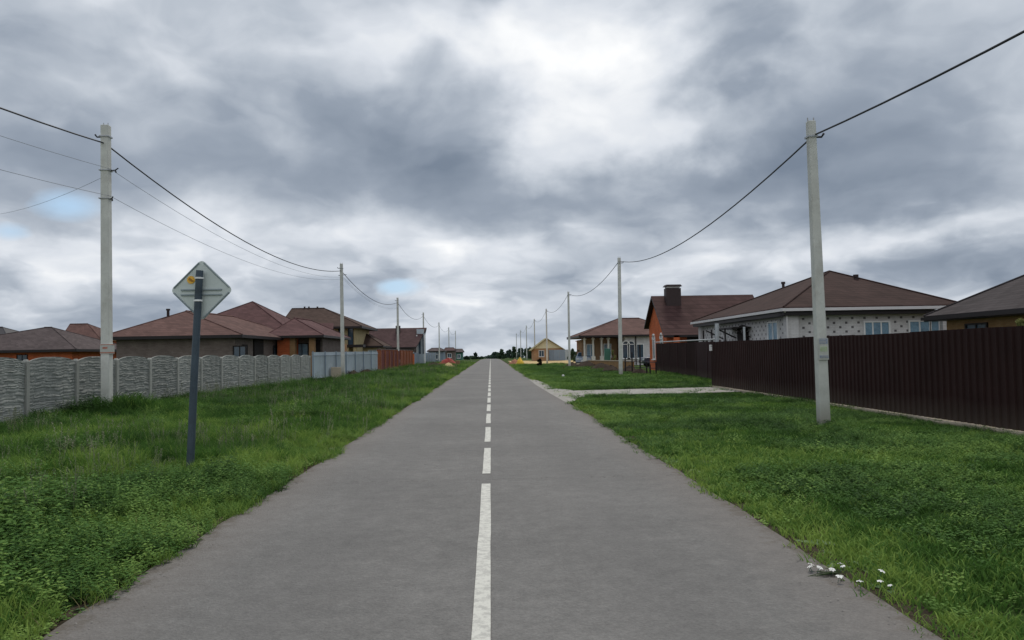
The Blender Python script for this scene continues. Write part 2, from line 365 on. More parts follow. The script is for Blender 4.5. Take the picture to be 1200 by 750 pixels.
# centre line: one long dash reaching under the camera, then short dashes
mk = MB(); mx = -.075
def dash(y0, y1):
    n = max(1, int((y1-y0)/.4)); vs = []
    for i in range(n+1):
        y = y0+(y1-y0)*i/n; j = random.uniform(-.003, .003)
        vs += [(mx-.05+j, y, gz(y)+.0165), (mx+.05+j, y, gz(y)+.0165)]
    mk.add(vs, [(2*i, 2*i+1, 2*i+3, 2*i+2) for i in range(n)])
dash(-8, 9.03)
y = 9.78
while y < 330: dash(y, y+2.62); y += 3.5
tag(mk.build('road_markings', M['paint']), kind='structure')
# gravel driveway and the worn shoulder beside it
dv = MB()
poly = [(2.2, 22.6), (2.5, 23.6), (2.8, 25.4), (3.4, 26.4), (5.0, 26.6), (6.8, 26.6), (9.2, 27.0), (9.2, 30.6), (7.9, 30.5), (5.5, 30.2), (3.2, 29.9), (2.75, 31.5), (2.62, 35), (2.55, 39), (2.4, 43), (2.1, 44), (2.05, 36), (2.12, 28)]
dv.add([(x, yy, .0165 if x < 2.5 else .03) for x, yy in poly], [tuple(range(len(poly)))])
dvo = dv.build('driveway', M['gravel']); tag(dvo, kind='structure')
sd = MB(); pl = [(3.0, 98), (3.4, 112), (3.2, 150), (14, 150), (15, 118), (9, 100), (7.5, 90), (13, 84), (14, 76), (9, 77), (6.5, 84), (4.5, 93)]
sd.add([(x, yy, -.024) for x, yy in pl], [tuple(range(len(pl)))])
tag(sd.build('sandy_ground', M['sand']), kind='structure')

# ------------------------------------------------------------------ grass (stuff)
lib = bpy.data.collections.new('plant_library')      # not linked to the scene: only instanced
def lib_obj(name, vs, fs, mat):
    me = bpy.data.meshes.new(name); me.from_pydata([tuple(v) for v in vs], [], fs); me.materials.append(mat)
    for p in me.polygons: p.use_smooth = True
    o = bpy.data.objects.new(name, me); lib.objects.link(o); return o
def blades(n, h, w, spread, lean):
    vs, fs = [], []
    for _ in range(n):
        a = random.uniform(0, 6.283); r = spread*math.sqrt(random.random()); x, y = r*math.cos(a), r*math.sin(a)
        hh = h*random.uniform(.5, 1.1); ww = w*random.uniform(.7, 1.3); b = random.uniform(0, 6.283); l = lean*random.uniform(.2, 1.2)*hh
        dx, dy = math.cos(b)*l, math.sin(b)*l; c = random.uniform(0, 6.283); px, py = math.cos(c)*ww/2, math.sin(c)*ww/2
        o = len(vs)
        for t, k in ((0, 1), (.45, .9), (.8, .5)):
            q = t*t; z = hh*t*(1-.25*lean*t)
            vs += [(x+dx*q-px*k, y+dy*q-py*k, z), (x+dx*q+px*k, y+dy*q+py*k, z)]
        vs.append((x+dx*1.1, y+dy*1.1, hh*(1-.3*lean)))
        fs += [(o, o+1, o+3, o+2), (o+2, o+3, o+5, o+4), (o+4, o+5, o+6)]
    return vs, fs
def leaf(vs, fs, p, d, L, W, droop=.3):
    d = Vector(d).normalized(); s = d.cross(Vector((0, 0, 1)))
    s = s.normalized() if s.length > 1e-3 else Vector((1, 0, 0)); p = Vector(p); o = len(vs)
    for t, k in ((0, .15), (.35, 1), (.7, .8)):
        c = p+d*L*t+Vector((0, 0, -droop*L*t*t))
        vs += [c-s*W/2*k, c+Vector((0, 0, -.12*W*k)), c+s*W/2*k]
    vs.append(p+d*L+Vector((0, 0, -droop*L)))
    fs += [(o, o+1, o+4, o+3), (o+1, o+2, o+5, o+4), (o+3, o+4, o+7, o+6), (o+4, o+5, o+8, o+7), (o+6, o+7, o+9), (o+7, o+8, o+9)]
def herb(n, h, L, W):
    vs, fs = [], []
    for _ in range(n):
        a = random.uniform(0, 6.283); r = random.uniform(0, .09); x, y = r*math.cos(a), r*math.sin(a); hh = h*random.uniform(.6, 1.1)
        lx, ly = random.uniform(-.12, .12), random.uniform(-.12, .12); k = 0; z = .03
        while z < hh:
            t = z/hh; b = k*2.4+random.uniform(-.4, .4)
            leaf(vs, fs, (x+lx*t, y+ly*t, z), (math.cos(b), math.sin(b), .45), L*(1-.45*t)*random.uniform(.7, 1.2), W*(1-.4*t), .45); k += 1; z += hh/9*random.uniform(.7, 1.2)
        o = len(vs); vs += [(x-.002, y, 0), (x+.002, y, 0), (x+lx+.001, y+ly, hh), (x+lx-.001, y+ly, hh)]; fs.append((o, o+1, o+2, o+3))
    return vs, fs
def rosette(n, L, W, up):
    vs, fs = [], []
    for k in range(n):
        b = k*2.4+random.uniform(-.3, .3)
        leaf(vs, fs, (0, 0, .01), (math.cos(b), math.sin(b), random.uniform(.3, 1)*up), L*random.uniform(.6, 1.15), W*random.uniform(.8, 1.2), .5)
    return vs, fs
specs = []
for i in range(3): specs.append(('a_short_tuft_%d' % i, blades(26, .10, .0085, .10, .8), 'grass'))       # 0-2
for i in range(3): specs.append(('b_tall_tuft_%d' % i, blades(24, .34, .010, .11, .7), 'grass'))        # 3-5
for i in range(2): specs.append(('c_herb_%d' % i, herb(5, .36, .105, .036), 'herb'))                    # 6-7
for i in range(2): specs.append(('d_rosette_%d' % i, rosette(11, .13, .050, .8), 'broad'))             # 8-9
for i in range(2): specs.append(('e_clover_%d' % i, herb(9, .10, .042, .029), 'herb'))                 # 10-11
specs.append(('f_straw', blades(7, .26, .005, .10, .8), 'straw'))                                     # 12
def stalks(n, h):
    vs, fs = [], []
    for _ in range(n):
        x, y = random.uniform(-.15, .15), random.uniform(-.15, .15); lx, ly = random.uniform(-.1, .1), random.uniform(-.1, .1); hh = h*random.uniform(.7, 1.1)
        o = len(vs); vs += [(x-.002, y, 0), (x+.002, y, 0), (x+lx+.0015, y+ly, hh), (x+lx-.0015, y+ly, hh)]; fs.append((o, o+1, o+2, o+3))
        for k in range(7): leaf(vs, fs, (x+lx*(.8+.03*k), y+ly*(.8+.03*k), hh*(.82+.03*k)), (math.cos(k*2.4), math.sin(k*2.4), 1), .03, .010, .2)
    return vs, fs
specs.append(('g_seed_stalk', stalks(5, .52), 'seed'))                                                # 13
def pebble(n):
    vs, fs = [], []
    for _ in range(n):
        x, y, r = random.uniform(-.12, .12), random.uniform(-.12, .12), random.uniform(.004, .014); o = len(vs)
        for k in range(5): a = k*1.2566+random.uniform(-.2, .2); vs.append((x+r*math.cos(a), y+r*math.sin(a), 0))
        vs.append((x, y, r*.8)); fs += [(o+k, o+(k+1) % 5, o+5) for k in range(5)]
    return vs, fs
specs.append(('h_pebbles', pebble(6), 'chips'))                                                     # 14
for nme, (v, f), mt in specs: lib_obj(nme, v, f, M[mt])
def scatter(name, x, y, z, scale, kind, tint):
    n = len(x); me = bpy.data.meshes.new(name); me.vertices.add(n)
    co = np.stack([x, y, z], 1).astype(np.float32); me.vertices.foreach_set('co', co.ravel())
    rot = np.stack([np.random.uniform(-.15, .15, n), np.random.uniform(-.15, .15, n), np.random.uniform(0, 6.283, n)], 1).astype(np.float32)
    a = me.attributes.new('rot', 'FLOAT_VECTOR', 'POINT'); a.data.foreach_set('vector', rot.ravel())
    for nm, arr, ty in (('sc', scale, 'FLOAT'), ('tint', tint, 'FLOAT'), ('kind_i', kind, 'INT')):
        a = me.attributes.new(nm, ty, 'POINT'); a.data.foreach_set('value', np.asarray(arr, dtype=np.int32 if ty == 'INT' else np.float32))
    me.update(); o = bpy.data.objects.new(name, me); C.objects.link(o)
    ng = bpy.data.node_groups.new(name+'_gn', 'GeometryNodeTree')
    ng.interface.new_socket('Geometry', in_out='INPUT', socket_type='NodeSocketGeometry'); ng.interface.new_socket('Geometry', in_out='OUTPUT', socket_type='NodeSocketGeometry')
    gi = ng.nodes.new('NodeGroupInput'); go = ng.nodes.new('NodeGroupOutput'); ip = ng.nodes.new('GeometryNodeInstanceOnPoints')
    ci = ng.nodes.new('GeometryNodeCollectionInfo'); ci.inputs['Collection'].default_value = lib; ci.inputs['Separate Children'].default_value = True; ci.inputs['Reset Children'].default_value = True
    def na(nm, ty):
        q = ng.nodes.new('GeometryNodeInputNamedAttribute'); q.data_type = ty; q.inputs['Name'].default_value = nm; return q.outputs[0]
    ip.inputs['Pick Instance'].default_value = True
    ng.links.new(gi.outputs[0], ip.inputs['Points']); ng.links.new(ci.outputs[0], ip.inputs['Instance'])
    ng.links.new(na('kind_i', 'INT'), ip.inputs['Instance Index']); ng.links.new(na('rot', 'FLOAT_VECTOR'), ip.inputs['Rotation']); ng.links.new(na('sc', 'FLOAT'), ip.inputs['Scale'])
    ng.links.new(ip.outputs[0], go.inputs[0])
    md = o.modifiers.new('scatter', 'NODES'); md.node_group = ng
    return o
bsx = gnd(222, 549).x
def EW(y, s): return .016*np.sin(y*.7+s)+.010*np.sin(y*2.3+2*s)+.008*np.sin(y*5.1+s)
def field(name, x0, x1, bands, side):
    X, Y, S, K, T = [], [], [], [], []
    for (ya, yb, dens, grow) in bands:
        n = int((x1-x0)*(yb-ya)*dens); x = np.random.uniform(x0, x1, n); y = np.random.uniform(ya, yb, n)
        big = vnoise(x, y, 2.2, 1)*.6+vnoise(x, y, .8, 2)*.4; col = vnoise(x, y, 1.6, 3)*.5+vnoise(x, y, .45, 4)*.3+vnoise(x, y, 5, 5)*.2
        r = np.random.random(n)
        if side < 0:
            d = XL+EW(y, 0)+.03-x+.10*(vnoise(x, y, .5, 7)-.5)+.16*(vnoise(x, y, 1.7, 8)-.5)      # metres from the road edge
            keep = (d > 0) & ~((y > 48) & (x < -9.5) & (y < 68))
            h = np.where(y < 10, 1.25, 1.25)*np.clip(.42+d*.22, .42, .76)*(.45+1.0*big)*np.where((np.abs(x-bsx) < .7) & (y > 9.2) & (y < 11.4), .55, 1)*np.where((abs(x+10.4) < .9) & (abs(y-21) < 2.2), 1.5, 1)
            k = np.where(r < .60, np.random.randint(3, 6, n), np.where(r < .82, np.random.randint(0, 3, n), np.random.randint(10, 12, n)))
            herbm = (vnoise(x, y, 1.4, 9) > .36) & (d < 3.6) & (y < 10) | (vnoise(x, y, 1.1, 12) > .72)
            k = np.where(herbm & (r > .35), np.random.randint(6, 8, n), k)
            k = np.where((vnoise(x, y, .9, 10) > .78) & (r < .2), np.random.randint(8, 10, n), k)
            r2 = np.random.random(n); k = np.where((r2 < .035) & (vnoise(x, y, 2.5, 30) > .4), 13, k); k = np.where((r2 > .975), 12, k)
            s = np.where(k <= 2, 1.6*h, h)
            s = np.where((k >= 6) & (k < 8), s*1.05, s); s = np.where((k >= 8) & (k < 12), np.clip(h*1.6, .6, 1.3), s); s = np.where(k >= 12, .35+.6*h, s)
            tint = np.clip(-.30+col*1.45+.30*np.clip(1-d/1.5, 0, 1)-.12*np.clip((d-3)/4, 0, 1), 0, 1)
        else:
            d = x-(XR+EW(y, 2)-.03)+.10*(vnoise(x, y, .5, 17)-.5)+.14*(vnoise(x, y, 1.7, 18)-.5)
            keep = (d > 0) & (np.random.random(n) < np.clip(.35+d*1.1, .3, 1))
            # nothing grows on the gravel drive
            dr = ((y > 26.4) & (y < 30.5) & (x > 2.5)) | ((y > 23.2) & (y < 43) & (x < 2.62+np.clip((27.5-abs(y-28.2))*0, 0, 1)+np.where((y > 25) & (y < 31), .5, 0)))
            keep &= ~(dr & (np.random.random(n) < .95))
            h = (.65+.75*big)*np.where(y > 30, 1.1, 1)
            pc = .95-.75*np.clip((vnoise(x, y, 1.3, 21)-.35)*2.2, 0, 1); k = np.where(r < pc, np.random.randint(0, 3, n), np.where(r < pc+(1-pc)*.85, np.random.randint(10, 12, n), np.random.randint(8, 10, n)))
            keep &= (vnoise(x, y, .55, 22)*.7+vnoise(x, y, 1.9, 23)*.3 < .70) | (np.random.random(n) < .25)
            wd = vnoise(x, y, 1.1, 13) > .70
            k = np.where(wd & (r > .82), np.random.randint(8, 10, n), k)
            k = np.where((vnoise(x, y, .8, 14) > .74) & (r < .12), 3+0*k, k)
            k = np.where((r > .985) & (d < 2.5), 12, k); foot = (x > 8.45) | (np.hypot(x-6.75, y-15.6) < .38); k = np.where(foot & (r < .5), 4, k)
            s = np.where((k == 3) | (k == 4), .42*h, h); s = np.where(k == 12, .45, s); s = np.where((k == 8) | (k == 9), .75*h+.2, s)
            tint = np.clip(-.25+col*1.3+.32*np.clip(1-d/1.3, 0, 1), 0, 1)
        X.append(x[keep]); Y.append(y[keep]); S.append((s*grow)[keep]*np.random.uniform(.8, 1.2, keep.sum())); K.append(k[keep]); T.append(tint[keep]+np.random.normal(0, .24, keep.sum()))
    X, Y, S, K, T = map(np.concatenate, (X, Y, S, K, T))
    z = np.array([gz(v) for v in Y])-.035
    return tag(scatter(name, X, Y, z, S, K, T), kind='stuff')
def pebbles(x, y):
    n = len(x); return tag(scatter('gravel', x, y, np.full(n, .013), np.random.uniform(.3, .7, n), np.full(n, 14), np.random.random(n)), kind='stuff')
n_ = 420; yy_ = 3+57*np.random.random(n_)**1.6
sd_l = np.random.random(n_) < .5
pebbles(np.where(sd_l, XL+.06+np.abs(np.random.normal(0, .16, n_)), XR-.06-np.abs(np.random.normal(0, .16, n_))), yy_)
field('grass', -11.0, XL+.15, [(-2, 3, 60, 1), (3, 9, 190, 1.05), (9, 18, 130, 1.1), (18, 34, 75, 1.2), (34, 70, 28, 1.25), (70, 130, 10, 1.5)], -1)
field('grass', XR-.15, 8.8, [(-2, 3, 70, 1), (3, 9, 210, 1.05), (9, 18, 160, 1.15), (18, 31, 110, 1.25), (31, 60, 45, 1.6), (60, 96, 14, 2.2)], 1)
field('grass', 8.8, 11.3, [(32.2, 60, 35, 1.5)], 1)
# ------------------------------------------------------------------ fences
def sheet_fence(mb, p0, p1, h0, h1, z0=.05, pitch=.22, depth=.035, both=True):
    """trapezoidal profiled sheet between two ground points"""
    p0 = Vector((p0[0], p0[1], 0)); p1 = Vector((p1[0], p1[1], 0)); L = (p1-p0).length; d = (p1-p0)/L; nrm = Vector((-d.y, d.x, 0))
    us = []; u = 0
    while u < L:
        for q, o in ((0, 0), (.42, 0), (.5, 1), (.92, 1)):
            if u+q*pitch <= L: us.append((u+q*pitch, o*depth))
        u += pitch
    us.append((L, 0)); vs = []
    for u, o in us:
        t = u/L; q = p0+d*u+nrm*o; hh = h0+(h1-h0)*t
        vs += [(q.x, q.y, z0), (q.x, q.y, z0+hh)]
    mb.add(vs, [(2*i, 2*i+2, 2*i+3, 2*i+1) for i in range(len(us)-1)])

# concrete panel fence, left
LF = -11.05
fen = empty('concrete_fence', (LF, 18, 0)); tag(fen, 'long grey precast concrete fence with stone relief and arched tops beside tall grass', 'fence')
def stone_panel(seed):
    rnd = random.Random(seed); W, H = 2.05, 1.5; nx_, nz_ = 70, 60; rows = []; z = 0
    while z < H+.2:
        hh = rnd.choice([.045, .06, .075, .09]); st = []; x = -rnd.uniform(0, .3)
        while x < W: w = rnd.uniform(.16, .5); st.append((x, x+w, rnd.uniform(.0, .026), rnd.uniform(-.4, .4))); x += w
        rows.append((z, z+hh, st)); z += hh
    def hgt(x, z):
        if min(abs(z-.5), abs(z-1.0)) < .012: return 0
        zz = z+.012*math.sin(x*5+seed)+.008*math.sin(x*13+seed*2)
        for a, b, st in rows:
            if a <= zz < b:
                e = min(zz-a, b-zz)/(b-a)
                for x0, x1, dd, sl in st:
                    if x0 <= x < x1:
                        ex = min(x-x0, x1-x)
                        return (dd*.75+.005+sl*.015*(x-x0))*min(1, e*3+.15)*min(1, ex/.03+.2)
        return 0
    def top(x): t = (x/W)*2-1; return 1.50+.11*max(0, 1-abs(t)**2.6)
    mb = MB(); vs = []; 
    for j in range(nz_+1):
        for i in range(nx_+1):
            x = W*i/nx_; z = top(x)*j/nz_; zz = min(z, 1.6)
            vs.append((.02+hgt(x, zz)+rnd.uniform(-.002, .002), x, z))
    fs = [(j*(nx_+1)+i, j*(nx_+1)+i+1, (j+1)*(nx_+1)+i+1, (j+1)*(nx_+1)+i) for j in range(nz_) for i in range(nx_)]
    o = len(vs)
    for i in range(nx_+1): x = W*i/nx_; vs += [(-.03, x, 0), (-.03, x, top(x))]
    tp = nz_*(nx_+1)
    for i in range(nx_): fs += [(o+2*i, o+2*i+2, o+2*i+3, o+2*i+1), (tp+i, tp+i+1, o+2*i+3, o+2*i+1)]
    mb.add(vs, fs); return mb
pan = []
for s_ in (3, 8, 21):
    o = stone_panel(s_).build('panel', M['panel_concrete'], fen); pan.append(o)
pb = MB(); pb.box((0, 0, .75), (.13, .13, 1.5)); pb.box((.0, 0, 1.52), (.13, .13, .05), taper=.5)
post0 = pb.build('post', M['post_concrete'], fen, bevel=.008)
ny = 0; y = -8.0; k = 0
while y < 30.2:
    if k < 3: o = pan[k]
    else: o = pan[k % 3].copy(); C.objects.link(o)
    o.location = (.01*random.uniform(-1, 1), y+.10-.0, .0+.015*random.uniform(-1, 1))
    p = post0 if k == 0 else post0.copy()
    if k: C.objects.link(p)
    p.location = (0, y, 0); k += 1; y += 2.25
p = post0.copy(); C.objects.link(p); p.location = (0, y, 0)

# pale sheet fence, left, beyond the concrete one
f2 = empty('sheet_metal_fence', (-11.3, 50, 0)); tag(f2, 'pale blue grey profiled sheet fence left of the second utility pole', 'fence')
P0, P1 = Vector((0, 0, 0)), Vector((1.5, 18.4, 0))
for i in range(7):
    a = P0+(P1-P0)*i/7; b = P0+(P1-P0)*(i+1)/7; mb = MB(); sheet_fence(mb, a, b, 1.68+.01*i, 1.69+.01*i, .08)
    mb.build('panel', M['greysheet'], f2)
    mb = MB(); q = a-Vector((-.07, 0, 0)); mb.box((q.x, q.y, .92), (.06, .06, 1.84)); mb.build('post', M['bluegrey'], f2)
mb = MB(); mb.tube([P0+Vector((.05, 0, 1.55)), P1+Vector((.05, 0, 1.62))], .025, 4); mb.build('rail', M['bluegrey'], f2)
# brick pillar fence
f3 = empty('brick_pillar_fence', (-9.75, 69, 0)); tag(f3, 'orange brick pillar fence with dark red panels behind the third left pole', 'fence')
def uvbox(mb, c, d, mat=0):
    x, y, z = c; a, b, h = d[0]/2, d[1]/2, d[2]/2; z0, z1 = z-h, z+h
    ring = [(x-a, y-b), (x+a, y-b), (x+a, y+b), (x-a, y+b)]; vs = [(p[0], p[1], z0) for p in ring]+[(p[0], p[1], z1) for p in ring]
    u = 0; fs = []; uvs = []
    for i in range(4):
        L = d[0] if i % 2 == 0 else d[1]; j = (i+1) % 4
        fs.append((i, j, 4+j, 4+i)); uvs.append([(u, z0), (u+L, z0), (u+L, z1), (u, z1)]); u += L
    fs += [(4, 5, 6, 7), (3, 2, 1, 0)]; uvs += [[(v[0], v[1]) for v in ring], [(v[0], v[1]) for v in ring[::-1]]]
    mb.add(vs, fs, uvs, mat)
nb = 9
for i in range(nb+1):
    yy = i*3.1; mb = MB(); uvbox(mb, (0, yy, 1.0), (.34, .34, 2.0)); mb.box((0, yy, 2.04), (.42, .42, .08), taper=.6, mat=1)
    mb.build('pillar', [M['brickrust'], M['chimney']], f3)
    if i < nb:
        mb = MB(); sheet_fence(mb, (.08, yy+.18), (.08, yy+2.92), 1.72, 1.72, .2)
        mb.build('panel', M['redsheet'] if i < 5 else M['orangesheet'], f3)
mb = MB(); uvbox(mb, (0, nb*1.55, .1), (.3, nb*3.1, .22)); mb.build('plinth', M['brickrust'], f3)
# grey fence far beyond on the left
f4 = empty('grey_board_fence', (-9.9, 100, 0)); tag(f4, 'dull grey sheet fence beyond the orange brick pillar fence', 'fence')
mb = MB(); sheet_fence(mb, (0, 0), (-.4, 46), 1.7, 1.7, .05, .5, .05); mb.build('panel', M['bluegrey'], f4)
for i in range(10):
    mb = MB(); mb.box((.1-.04*i, i*5, .9), (.1, .1, 1.85)); mb.build('post', M['steel'], f4)

# dark brown fence, right
f5 = empty('brown_sheet_fence', (8.75, 0, 0)); tag(f5, 'tall dark brown profiled sheet fence with pale concrete footing right of the road', 'fence')
Y0, Y1 = -4.0, 31.2; n5 = 14
def fx(y): return -.02+.010*(y-13)*.9*.6
for i in range(n5):
    a = Y0+(Y1-Y0)*i/n5; b = Y0+(Y1-Y0)*(i+1)/n5+.01
    mb = MB(); sheet_fence(mb, (fx(a)+.003*(i%2), a), (fx(b)+.003*(i%2), b), 1.72+.012*math.sin(i*2.1), 1.72+.012*math.sin(i*2.1+1), .07, .21, .03)
    mb.build('panel', M['brownsheet'], f5)
    mb = MB(); mb.box((fx(a)+.1, a, .88), (.06, .06, 1.76)); mb.build('post', M['fascia'], f5)
mb = MB(); n = 60
vs = []
for i in range(n+1):
    y = Y0+(Y1-Y0)*i/n; j = .02*math.sin(i*1.7)+.015*math.sin(i*4.1)
    vs += [(fx(y)-.16+j, y, -.04), (fx(y)-.16+j, y, .05+j*.5), (fx(y)+.12, y, .06), (fx(y)+.12, y, -.04)]
mb.add(vs, [(4*i+k, 4*i+k+1, 4*i+4+k+1, 4*i+4+k) for i in range(n) for k in range(3)]); mb.build('footing', M['block'], f5)
# set-back section with wicket gate
f6 = empty('brown_gate_fence', (10.6, 36, 0)); tag(f6, 'set back dark brown sheet fence with wicket gate in front of orange brick house', 'fence')
B0, B1 = Vector((0, 0, 0)), Vector((.85, 18, 0))
for i in range(7):
    a = B0+(B1-B0)*i/7; b = B0+(B1-B0)*(i+.985)/7; mb = MB(); sheet_fence(mb, a, b, 1.80+.015*i, 1.80+.015*i, .08, .22, .03)
    mb.build('wicket_gate' if i == 1 else 'panel', M['brownsheet2'] if i in (0, 1) else M['brownsheet'], f6)
    mb = MB(); mb.box((a.x-.02, a.y, .97), (.07, .07, 1.94)); mb.build('post', M['brownsheet2'], f6)
mb = MB(); sheet_fence(mb, (-1.5, -4.6), (-.05, -.1), 1.76, 1.8, .08); mb.build('panel', M['brownsheet2'], f6)
mb = MB(); mb.tube([B0+Vector((-.05, 0, 1.97)), B1+Vector((-.05, 0, 2.06))], .035, 4); mb.build('top_rail', M['steel'], f6)
# posts by the drive
p = gnd(841, 454); tp = at(840, 379, p.y)
mb = MB(); mb.tube([(0, 0, -.1), (tp.x-p.x, 0, tp.z)], [.085, .085], 8); o = mb.build('steel_post', M['steel']); o.location = p
tag(o, 'tall thick grey steel post at the end of gravel driveway', 'post')
p2 = gnd(874, 459); tp = at(872, 383, p2.y)
mb = MB(); mb.tube([(0, 0, -.1), (tp.x-p2.x, 0, tp.z)], [.045, .04], 8); o = mb.build('steel_post', M['steel']); o.location = p2
tag(o, 'thin rusty grey post leaning against the brown fence', 'post')
q = at(834, 407.5, p.y+.3); mb = MB(); mb.box((0, 0, 0), (.17, .08, .24)); mb.box((0, -.045, .06), (.11, .01, .02), mat=1)
o = mb.build('mailbox', [M['white'], M['black']], bevel=.01); o.location = q; tag(o, 'small white mailbox beside the thick grey steel post', 'mailbox')

# ------------------------------------------------------------------ utility poles
def pole(base, top, w0, w1, label, group, near=False, side=1):
    r = empty('utility_pole', base); tag(r, label, 'utility pole', group)
    b = Vector(base); t = Vector(top)-b; mb = MB(); pts = [Vector((0, 0, -.3)), t*.33, t*.66, t]
    mb.tube([Vector((0, 0, -.3)), t*.33, t*.66, t], [w0*.62, (w0*.67+w1*.33)*.62, (w0*.33+w1*.67)*.62, w1*.62], 4, rot=math.pi/4)
    mb.build('shaft', M['concrete'], r, bevel=.02)
    for dx in (-.06, .06):
        mb = MB(); mb.tube([t+Vector((dx, 0, -.05)), t+Vector((dx, 0, .07))], .012, 5); mb.build('lifting_loop', M['steel'], r)
    mb = MB(); c = t+Vector((0, 0, -.32)); mb.box(c, (w1*1.02+.02, w1*1.02+.02, .035)); mb.build('band', M['steel'], r)
    mb = MB(); mb.tube([c+Vector((-side*w1*.5, 0, 0)), c+Vector((-side*(w1*.5+.12), 0, .0)), c+Vector((-side*(w1*.5+.15), -.05, .06))], .022, 6); mb.build('hook', M['black'], r)
    return r, t
LP = [(-10.35, 21.3, 8.0), (-10.35, 54.5, 7.85), (-9.85, 84, 7.6), (-10.35, 122, 8.0), (-10.35, 159, 7.9), (-10.35, 196, 8.2), (-10.35, 233, 8.6)]
RPp = [(None, None, None), (7.72, 46.7, 7.0), (7.75, 76.5, 7.3), (7.9, 110, 7.6), (8.0, 142, 7.6), (8.0, 174, 7.5), (8.0, 208, 7.6), (8.0, 242, 7.8)]
ordw = ['nearest', 'second', 'third', 'fourth', 'fifth', 'sixth', 'seventh', 'eighth']
lt, rt = [], []
for i, (x, y, h) in enumerate(LP):
    if i == 0: b = gnd(125.5, 487); t = at(124, 147, b.y)
    elif i == 1: b = gnd(402, 442.5); t = at(400, 309, b.y)
    else: b = Vector((x, y, gz(y))); t = b+Vector((0, 0, h))
    lab = {0: 'weathered concrete utility pole with red sticker before stone relief fence', 1: 'concrete utility pole before pale sheet fence beside beige block',
           2: 'concrete utility pole with white base bands before orange brick fence'}.get(i, '%s concrete utility pole along the left side of the road' % ordw[i])
    r, tv = pole(b, t, .27 if i == 0 else .28, .235 if i == 0 else .22, lab, 'concrete utility poles left of the road'); lt.append(b+tv)
    if i == 0:
        zz = at(125, 409, b.y).z
        mb = MB(); mb.box((0, 0, 0), (.262, .262, .26)); mb.box((0, -.1335, .03), (.13, .005, .05), mat=1)
        mb.box((0, 0, -.10), (.265, .265, .03), mat=1); mb.box((0, 0, .115), (.265, .265, .02), mat=1)
        s_ = mb.build('sticker', [M['posterwhite'], M['posterred']], r); s_.location = (0, 0, zz)
        for zf, xx, L in ((200, .12, .26), (233, .12, .12)):
            c = Vector((tv.x*.9+xx, 0, at(128, zf, b.y).z)); mb = MB(); mb.tube([c, c+Vector((L*.6, -.05, 0)), c+Vector((L, -.1, .04))], .016, 6); mb.tube([c+Vector((L*.6, -.05, 0)), c+Vector((L*.7, -.05, -.07))], .02, 6)
            mb.build('insulator_arm', M['black'], r)
            mb = MB(); mb.box(c-Vector((xx, 0, 0)), (.27, .27, .025)); mb.build('band', M['steel'], r)
    elif i == 1:
        c = Vector((tv.x, 0, 7.1)); mb = MB(); mb.tube([c+Vector((-.2, 0, -.02)), c+Vector((.35, 0, .03))], .022, 6); mb.build('insulator_arm', M['black'], r)
    elif i == 2:
        for zz in (.25, .85): mb = MB(); mb.box((0, 0, zz), (.35, .35, .3)); mb.build('painted_band', M['white'], r)
for i, (x, y, h) in enumerate(RPp):
    if i == 0: b = gnd(965.5, 497); t = at(950, 142, b.y)
    elif i == 1: b = gnd(727.5, 440.5); t = at(725.5, 302, b.y)
    elif i == 2: b = gnd(667.5, 430.5); t = at(666, 342, b.y)
    else: b = Vector((x, y, gz(y))); t = b+Vector((0, 0, h))
    lab = {0: 'leaning pale concrete utility pole before the brown fence', 1: 'concrete utility pole standing on grass before the white arched window house',
           2: 'concrete utility pole between straw roofed shed and white porch house'}.get(i, '%s concrete utility pole along the right side of the road' % ordw[i])
    r, tv = pole(b, t, .24 if i == 0 else .25, .175 if i == 0 else .2, lab, 'concrete utility poles right of the road', side=-1); rt.append(b+tv)
    if i == 0:
        zt = tv.z
        for py, hh, w, m_ in ((400, .10, .16, 'posterblue'), (409, .09, .13, 'postergreen'), (418, .05, .17, 'posterblue'), (409, .42, .19, 'posterwhite')):
            zc = at(960, py, b.y).z; xc = tv.x*zc/zt; mb = MB(); pr = -.149 if m_ != 'posterwhite' else -.143
            mb.box((xc, pr+.012*zc/zt*2, zc), (w, .012, hh)); 
            if m_ != 'posterwhite':
                for k in range(3): mb.box((xc+random.uniform(-.02, .02), pr-.008+.024*zc/zt, zc-hh*.3+k*hh*.3), (w*.8, .004, hh*.12), mat=1)
            mb.build('notice', [M[m_], M['posterwhite'] if m_ != 'posterwhite' else M[m_]], r)

def span(mb, a, b, sag, r, n=22):
    a, b = Vector(a), Vector(b); mb.tube([a+(b-a)*i/n+Vector((0, 0, -4*sag*(i/n)*(1-i/n))) for i in range(n+1)], r, 5, cap=False)
def cable(name, pts, sags, r, mat, label, group=None):
    mb = MB()
    for i in range(len(pts)-1): span(mb, pts[i], pts[i+1], sags[i], r)
    return tag(mb.build(name, mat, smooth=True), label, 'cable', group)
lpts = [lt[0]+Vector((-.2, -33, -.35))]+[t+Vector((0, 0, -.5)) for t in lt]
lpts[1] = lt[0]+Vector((-.02, 0, -.5))
cable('power_cable', lpts, [1.0, 1.05, 1.0, 1.1, 1, 1, 1], .021, M['wire'], 'thick black cable sagging along the left row of concrete poles')
for dz, lab, sg in ((-1.2, 'upper thin grey wire hanging below the thick left cable', .85), (-1.95, 'lowest thin grey wire on the left row of poles', .8)):
    pts = [lt[0]+Vector((-.1, -33, dz)), lt[0]+Vector((.12, 0, dz)), lt[1]+Vector((.12, 0, -.75+dz*.15)), lt[2]+Vector((.1, 0, -.9+dz*.1))]
    cable('overhead_wire', pts, [sg, sg, .8], .006, M['thinwire'], lab)
a = lt[0]+Vector((-.12, 0, -1.45)); b = at(-60, 250, 40)
cable('overhead_wire', [a, b], [.5], .005, M['thinwire'], 'thin service wire leaving the nearest left pole toward the left frame edge')
